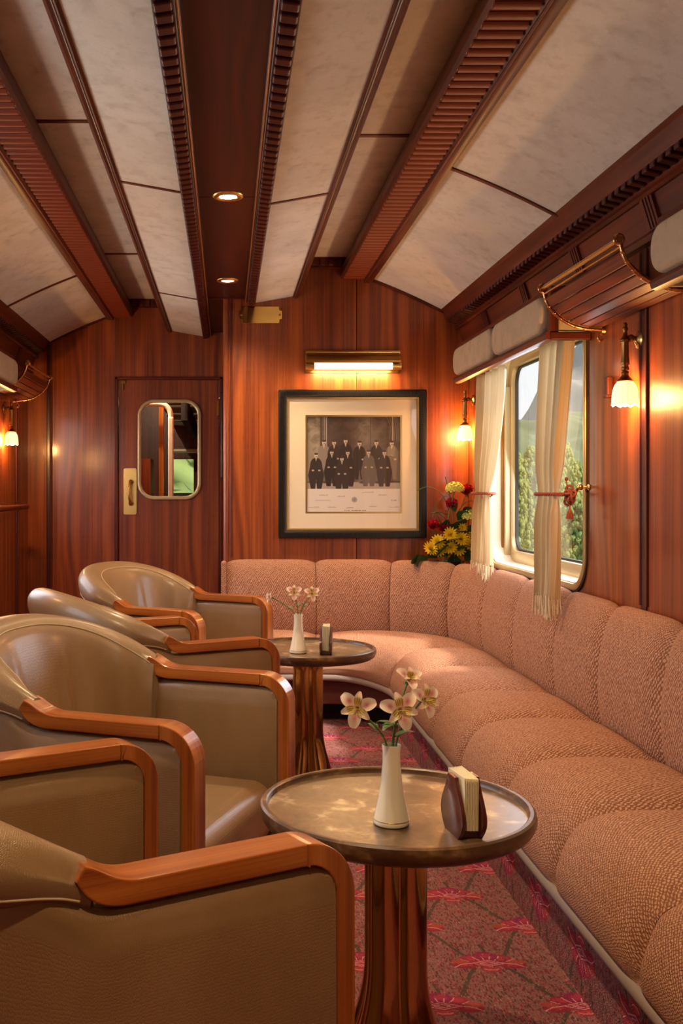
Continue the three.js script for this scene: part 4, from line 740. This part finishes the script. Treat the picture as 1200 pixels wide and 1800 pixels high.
// ------------------------------------------------------------------ curtains and tiebacks
function curtain(label, zs, bottom, xTop, xBot, folds) {
  const t = thing('curtain', label, 'curtain', [0, 0, 0], 0, 'cream curtains of the window'), top = Y(0.605), tieY = 1.21;
  const at = (u, v) => {
    const y = lerp(top, bottom, v), vt = (top - tieY) / (top - bottom);
    const k = v < vt ? v / vt : (v - vt) / (1 - vt), A = v < vt ? zs[0] : zs[1], B = v < vt ? zs[1] : zs[2], e = v < vt ? Math.pow(k, 1.8) : sstep(0, 1, k) * 0.9 + 0.1 * k;
    const z0 = lerp(A[0], B[0], e), z1 = lerp(A[1], B[1], e), w = Math.exp(-(((v - vt) / 0.07) ** 2));
    const ph = u * folds * Math.PI * 2, amp = (0.02 + 0.007 * Math.sin(u * 9)) * (1 - 0.5 * w), x = lerp(xTop, xBot, v) + amp * Math.sin(ph + 0.5 * Math.sin(v * 3)) + 0.006 * Math.sin(ph * 2.1 + 1 + v * 2);
    return [x, y, -(lerp(z0, z1, u) + 0.008 * Math.sin(ph * 1.0 + 1.5)), u * 1.1, y];
  };
  const c = part(t, 'cloth', loft(at, 130, 60), M.curtain);
  const fr = []; for (let i = 0; i < 46; i++) { const p = at((i + 0.5) / 46, 1), L = 0.055 + 0.03 * rnd(), dx = (rnd() - 0.5) * 0.012, dz = (rnd() - 0.5) * 0.016; fr.push(tube([V(p[0], p[1] + 0.012, p[2]), V(p[0] + dx * 0.4, p[1] - L * 0.5, p[2] + dz * 0.3), V(p[0] + dx, p[1] - L, p[2] + dz)], 0.0024, 5, 4)); }
  const f = part(t, 'fringe', merge(fr), M.fringe); f.userData.kind = 'stuff';
}
curtain('cream curtain hanging at the near side of the window with knotted fringe', [[4.33, 3.94], [4.23, 3.98], [4.16, 3.93]], 0.80, 1.335, 1.262, 4);
function tieback(label, y, x, za, zb, knob) {
  const t = thing('tieback', label, 'tieback', [0, 0, 0], 0, 'rope tiebacks'), zc = (za + zb) / 2, rz = Math.abs(zb - za) / 2 + 0.012, rx = 0.047;
  for (const ph of [0, Math.PI]) {
    const pts = []; for (let i = 0; i < 90; i++) { const a = i / 90 * Math.PI * 2, tw = a * 22 + ph, r = 0.0042; pts.push(V(x + Math.cos(a) * (rx + r * Math.cos(tw)), y + r * Math.sin(tw), -(zc + Math.sin(a) * (rz + r * Math.cos(tw))))); }
    part(t, 'rope', tube(pts, 0.0042, 200, 6, true), M.rope);
  }
  const k = V(...knob), near = V(x + 0.01, y, -(zc - rz)), mid = near.clone().lerp(k, 0.55).add(V(-0.008, -0.016, 0));
  part(t, 'cord', merge([tube([near, mid.clone().add(V(0, -0.004, 0)), k.clone().add(V(-0.012, -0.006, 0))], 0.0045, 14, 6), tube([near.clone().add(V(0, -0.008, 0)), mid.clone().add(V(0, -0.03, 0)), k.clone().add(V(-0.012, -0.01, 0))], 0.004, 14, 6)]), M.rope);
  part(t, 'knot', merge([0, 1, 2, 3, 4].map((i) => new THREE.TorusKnotGeometry(0.014, 0.0048, 60, 6, 2, 3).rotateY(i * 1.1).rotateX(i * 0.7).translate(mid.x - 0.006, mid.y - 0.004 + (i - 2) * 0.009, mid.z + ((i % 2) - 0.5) * 0.02))), M.rope);
  const tas = [tube([mid.clone().add(V(-0.006, -0.01, 0)), mid.clone().add(V(-0.008, -0.06, 0.004))], 0.003, 4, 6)]; for (let i = 0; i < 14; i++) { const a = i / 14 * 6.28; tas.push(tube([V(mid.x - 0.008, mid.y - 0.056, mid.z + 0.004), V(mid.x - 0.008 + Math.cos(a) * 0.008, mid.y - 0.07, mid.z + 0.004 + Math.sin(a) * 0.008), V(mid.x - 0.008 + Math.cos(a) * 0.012, mid.y - 0.095, mid.z + 0.004 + Math.sin(a) * 0.012)], 0.0026, 6, 5)); }
  part(t, 'tassel', merge(tas), M.rope); part(t, 'upper_tail', merge([tube([mid.clone().add(V(-0.008, 0.01, -0.02)), mid.clone().add(V(-0.01, 0.055, -0.03))], 0.003, 4, 6), new THREE.SphereGeometry(0.0075, 10, 8).translate(mid.x - 0.01, mid.y + 0.06, mid.z - 0.03)]), M.rope);
}
function knob(x, y, d, label) { const t = thing('brass_hook', label, 'hook', [x, y, -d]); part(t, 'ball', new THREE.SphereGeometry(0.0135, 18, 12).translate(-0.034, 0, 0), M.brass); part(t, 'shank', lathe([[0.0, 0.03], [0.005, 0.028], [0.0045, 0.008], [0.012, 0.003], [0.013, 0.0]], 14).rotateZ(Math.PI / 2), M.brass); }
knob(1.398, 1.235, 3.955, 'brass ball hook beside the window');
tieback('rust rope tieback with tassel round the near curtain', 1.207, 1.302, 3.98, 4.23, [1.37, 1.235, -3.965]);
curtain('cream curtain hanging at the far side of the window by the flowers', [[5.44, 4.90], [5.45, 5.17], [5.50, 5.14]], 0.842, 1.335, 1.325, 4);
knob(1.398, 1.235, 5.50, 'brass ball hook hidden behind the far curtain');
tieback('rust rope tieback round the far curtain', 1.207, 1.33, 5.18, 5.44, [1.37, 1.235, -5.49]);

// ------------------------------------------------------------------ corner flower arrangement
{
  const px = (x, y, d) => [(x - 398) / 1800 * d, EYE - (y - 863) / 1800 * d, -d];
  const root = [1.262, 0.80, -5.80];
  const bowl = thing('flower_bowl', 'dark bowl hidden under the corner flowers', 'bowl', [1.262, 0.7805, -5.80]); part(bowl, 'body', lathe([[0, 0], [0.05, 0], [0.075, 0.02], [0.085, 0.045], [0.08, 0.045], [0.07, 0.02], [0, 0.01]], 28), M.deep);
  let nth = 0; const spot = () => { const k = nth++, a = k * 2.4, q = 0.008 + 0.014 * Math.sqrt(k); return [root[0] + Math.cos(a) * q, root[1] + 0.004, root[2] + Math.sin(a) * q]; };
  const stem = (t, h, r = 0.0022) => part(t, 'stem', tube([V(0, 0, 0), V(h.x * 0.3, h.y * 0.6, h.z * 0.3), h], r, 10, 5), M.stem);
  const mum = (r, n) => { const gs = []; for (let ringI = 0; ringI < 4; ringI++) { const m = n - ringI * 3, tilt = R(10 + ringI * 22), L = r * (1 - ringI * 0.17); for (let k = 0; k < m; k++) { const a = (k + ringI * 0.5) / m * 6.283; gs.push(loft((u, v) => { const x = (v - 0.5) * 2, w = r * 0.15 * Math.sin(Math.PI * (0.12 + 0.8 * u)); return [x * w, u * L * Math.cos(tilt), u * L * Math.sin(tilt) + 0.1 * r * u * u]; }, 4, 2).rotateZ(a)); } } return merge(gs); };
  const mumG = mum(0.046, 15), mumS = mum(0.03, 11);
  const mums = [[756, 965, 1, 'lowest at the left edge of the bunch'], [770, 953, 1, 'left of centre under the crimson carnations'], [773, 968, 1, 'low beside the big green leaf'], [791, 940, 1, 'at the top middle of the yellow cluster'], [791, 963, 1, 'largest at the middle bottom'], [806, 965, 1, 'at the bottom right of the middle'], [810, 947, 1, 'right of the top middle one'], [813, 928, 0, 'small and standing highest'], [830, 939, 0, 'small and beside the curtain'], [826, 957, 1, 'low beside the curtain']];
  mums.forEach(([x, y, big, w], i) => { const p = px(x, y, 5.72 + 0.02 * (i % 3)), ro = spot(), t = thing('chrysanthemum', 'yellow chrysanthemum ' + w, 'flower', ro, 0, 'yellow chrysanthemums in the corner'), h = V(p[0] - ro[0], p[1] - ro[1], p[2] - ro[2]); stem(t, h); const m = part(t, 'bloom', big ? mumG : mumS, M.yellow); m.position.copy(h); m.quaternion.setFromUnitVectors(V(0, 0, 1), V((rnd() - 0.6) * 0.8, 0.35 + 0.3 * rnd(), 1).normalize()); });
  const carn = (r) => { const gs = []; for (let k = 0; k < 26; k++) { const a = k * 2.4, e = Math.sqrt(k / 26), f = loft((u, v) => { const x = (v - 0.5) * 2; return [x * r * 0.42 * (0.3 + u), u * r * (0.55 + 0.45 * e), 0.12 * r * Math.sin(x * 9 + k) * u]; }, 4, 8); f.rotateX(-R(90) * (1 - e * 0.85) + R(90)); f.rotateX(-R(0)).rotateX(0); f.applyMatrix4(new THREE.Matrix4().makeRotationZ(a)); gs.push(f); } return merge(gs); };
  const carnG = carn(0.046);
  [[821, 865, 'highest and half behind the yellow-green cluster'], [793, 889, 'in the middle of the arrangement'], [762, 926, 'at the left edge'], [780, 931, 'just right of the leftmost red one']].forEach(([x, y, w]) => { const p = px(x, y, 5.77), ro = spot(), t = thing('carnation', 'crimson carnation ' + w, 'flower', ro, 0, 'crimson carnations in the corner'), h = V(p[0] - ro[0], p[1] - ro[1], p[2] - ro[2]); stem(t, h); const m = part(t, 'bloom', carnG, M.red); m.position.copy(h); m.quaternion.setFromUnitVectors(V(0, 0, 1), V((rnd() - 0.5) * 0.6, 0.8, 0.8).normalize()); part(t, 'calyx', lathe([[0, -0.03], [0.007, -0.024], [0.009, 0], [0.005, 0.004]], 10).translate(h.x, h.y, h.z), M.stem); });
  const floret = (r, n) => { const gs = [], pet = loft((u, v) => { const x = (v - 0.5) * 2; return [x * 0.0048 * Math.sin(Math.PI * (0.15 + 0.75 * u)), u * 0.009, 0.003 * u]; }, 3, 2); for (let k = 0; k < n; k++) { const yv = 1 - 1.3 * (k + 0.5) / n, a = k * 2.39996, rr = Math.sqrt(Math.max(0, 1 - yv * yv)), dir = V(rr * Math.cos(a), yv * 0.8, rr * Math.sin(a)).normalize(), q = new THREE.Quaternion().setFromUnitVectors(V(0, 0, 1), dir); for (let j = 0; j < 5; j++) gs.push(pet.clone().rotateZ(j * 1.2566).applyQuaternion(q).translate(dir.x * r, dir.y * r * 0.8, dir.z * r)); } return merge(gs); };
  const flG = floret(0.05, 70);
  [[799, 860, 'standing at the top of the arrangement'], [828, 908, 'half hidden by the curtain']].forEach(([x, y, w]) => { const p = px(x, y, 5.74), ro = spot(), t = thing('floret_cluster', 'yellow-green floret cluster ' + w, 'flower', ro, 0, 'yellow-green clusters in the corner'), h = V(p[0] - ro[0], p[1] - ro[1], p[2] - ro[2]); stem(t, h, 0.003); const m = part(t, 'bloom', flG, M.yellowGreen); m.position.copy(h); });
  const fol = thing('foliage', 'dark green leaves and arching blades round the corner flowers', 'foliage', root);
  for (const [x, y, L, W, a] of [[768, 978, 0.11, 0.034, 0.5], [742, 981, 0.1, 0.03, 0.9], [818, 984, 0.09, 0.03, -0.3], [806, 900, 0.12, 0.03, -0.2], [822, 925, 0.12, 0.035, -0.4], [798, 918, 0.1, 0.028, 0.3], [786, 985, 0.1, 0.022, -0.8], [835, 970, 0.09, 0.03, 0.2], [806, 935, 0.12, 0.04, 0], [780, 950, 0.12, 0.04, 0.5], [800, 884, 0.09, 0.02, 0.3], [815, 890, 0.1, 0.022, -0.2], [812, 962, 0.13, 0.05, -0.2], [790, 972, 0.12, 0.045, 0.6], [770, 962, 0.11, 0.04, 0.9], [826, 948, 0.12, 0.045, -0.5], [796, 950, 0.13, 0.05, 0.1], [812, 915, 0.12, 0.04, 0.4], [788, 912, 0.1, 0.03, 0.7], [752, 978, 0.1, 0.036, 1.2], [804, 982, 0.1, 0.03, 0.7], [828, 985, 0.1, 0.034, -0.9]]) { const p = px(x, y, 5.77), m = part(fol, 'leaf', leafG(L, W, 0.7), M.leaf); m.position.set(p[0] - root[0], p[1] - root[1] - (y > 965 ? 0.008 : 0.05), p[2] - root[2]); m.rotation.set(R(20), 0, y > 965 ? a * 1.5 : a); }
  for (const pts of [[[790, 900], [775, 868], [752, 856], [733, 862]], [[792, 920], [764, 900], [760, 935]], [[785, 940], [765, 890], [782, 872], [796, 866]], [[795, 900], [788, 860], [782, 838]], [[800, 905], [820, 882], [842, 880]], [[788, 905], [770, 900], [756, 902]]]) part(fol, 'blade', tube(pts.map(([x, y], i) => { const p = px(x, y, 5.8 - 0.02 * i); return V(p[0] - root[0], p[1] - root[1], p[2] - root[2]); }), 0.0024, 20, 5), M.leaf);
}

// ------------------------------------------------------------------ outside the windows
{
  const hill = (name, label, d0, d1, x0, x1, top, color) => {
    const g = loft((u, v) => { const x = lerp(x0, x1, u), k = Math.pow(Math.sin(Math.PI * Math.min(1, v * 0.5 + 0.0) ), 1.2), h = top(x, u); return [x, -8 + (h + 8) * k * (0.85 + 0.3 * fbm(u, v * 0.5, 24, 12, 4)), -lerp(d0, d1, v)]; }, 160, 24);
    return solo(name, label, 'mountain', g, std({ name: name + '_rock', color, roughness: 1 }), null);
  };
  hill('mountain', 'wooded mountainside outside the window', 180, 320, 20, 220, (x) => 22 + 3 * Math.sin(x * 0.07), 0x5f6f52);
  hill('mountain', 'jagged rocky mountain peak far outside the window', 560, 900, 100, 700, (x, u) => { const s = x / 900; return EYE + (27 + 153 * Math.max(0, 1 - Math.abs(s - 0.40) / 0.15)) * (0.9 + 0.25 * fbm(u, 0.3, 30, 4, 4)); }, 0x8b8c8a);
  solo('ground', 'dry grassy valley floor outside the train', 'ground', new THREE.PlaneGeometry(1600, 1600).rotateX(-Math.PI / 2).translate(0, -4, -200), std({ name: 'dry_grass', color: 0x8d9468, roughness: 1 }), null, 'structure');
  solo('grassy_bank', 'sunlit green bank glimpsed through the passage window', 'bank', loft((u, v) => [lerp(-14, 2.2, u), -2 + 7 * v + 0.5 * fbm(u, v, 12, 8, 3), -lerp(17, 21, v) - 1.2 * fbm(u, v, 20, 14, 3)], 80, 40), std({ name: 'green_bank', color: 0x7b8c52, roughness: 1 }), null);
  const treeM = [std({ name: 'olive_foliage', color: 0x8f9a55, roughness: 1 }), std({ name: 'green_foliage', color: 0x76884c, roughness: 1 })], trunkM = std({ name: 'bark', color: 0x6c5d48, roughness: 1 });
  const clump = new THREE.IcosahedronGeometry(1, 0);
  [[10.2, 36, 6.0, 0.7], [11.9, 38, 6.6, 0.9], [13.2, 41, 5.8, 0.8], [11.2, 33, 4.6, 0.8], [15.2, 46, 6.8, 1.0], [10.8, 30, 3.9, 0.7], [16.4, 52, 6.2, 0.9], [17.6, 54, 6.6, 1.0], [13.0, 34, 4.2, 0.8], [14.6, 38, 4.4, 0.9], [18.4, 62, 7.4, 1.1], [19.8, 58, 6.4, 1.1]].forEach(([x, d, h, r], i) => {
    const t = thing('tree', ['slim', 'tall', 'feathery', 'low', 'broad', 'short', 'pale', 'grey-green', 'young', 'bushy', 'distant tall', 'distant broad'][i] + ' leafy tree outside the window', 'tree', [x, -4, -d], 0, 'trees outside the window'), gs = [];
    for (let k = 0; k < 900; k++) { const f = Math.pow(rnd(), 0.8), a = rnd() * 6.28, q = r * Math.pow(Math.sin(Math.PI * (0.12 + 0.85 * f)), 0.8) * Math.sqrt(rnd()), s = (0.03 + 0.06 * rnd()) * (0.6 + 0.5 * r); gs.push(clump.clone().scale(s, s * 1.6, s).rotateY(a).translate(Math.cos(a) * q, 0.5 + f * h, Math.sin(a) * q)); }
    part(t, 'crown', merge(gs), treeM[i % 2]); part(t, 'trunk', new THREE.CylinderGeometry(0.06, 0.12, h * 0.8, 7).translate(0, h * 0.4, 0), trunkM);
  });
}

renderer.render(scene, camera);
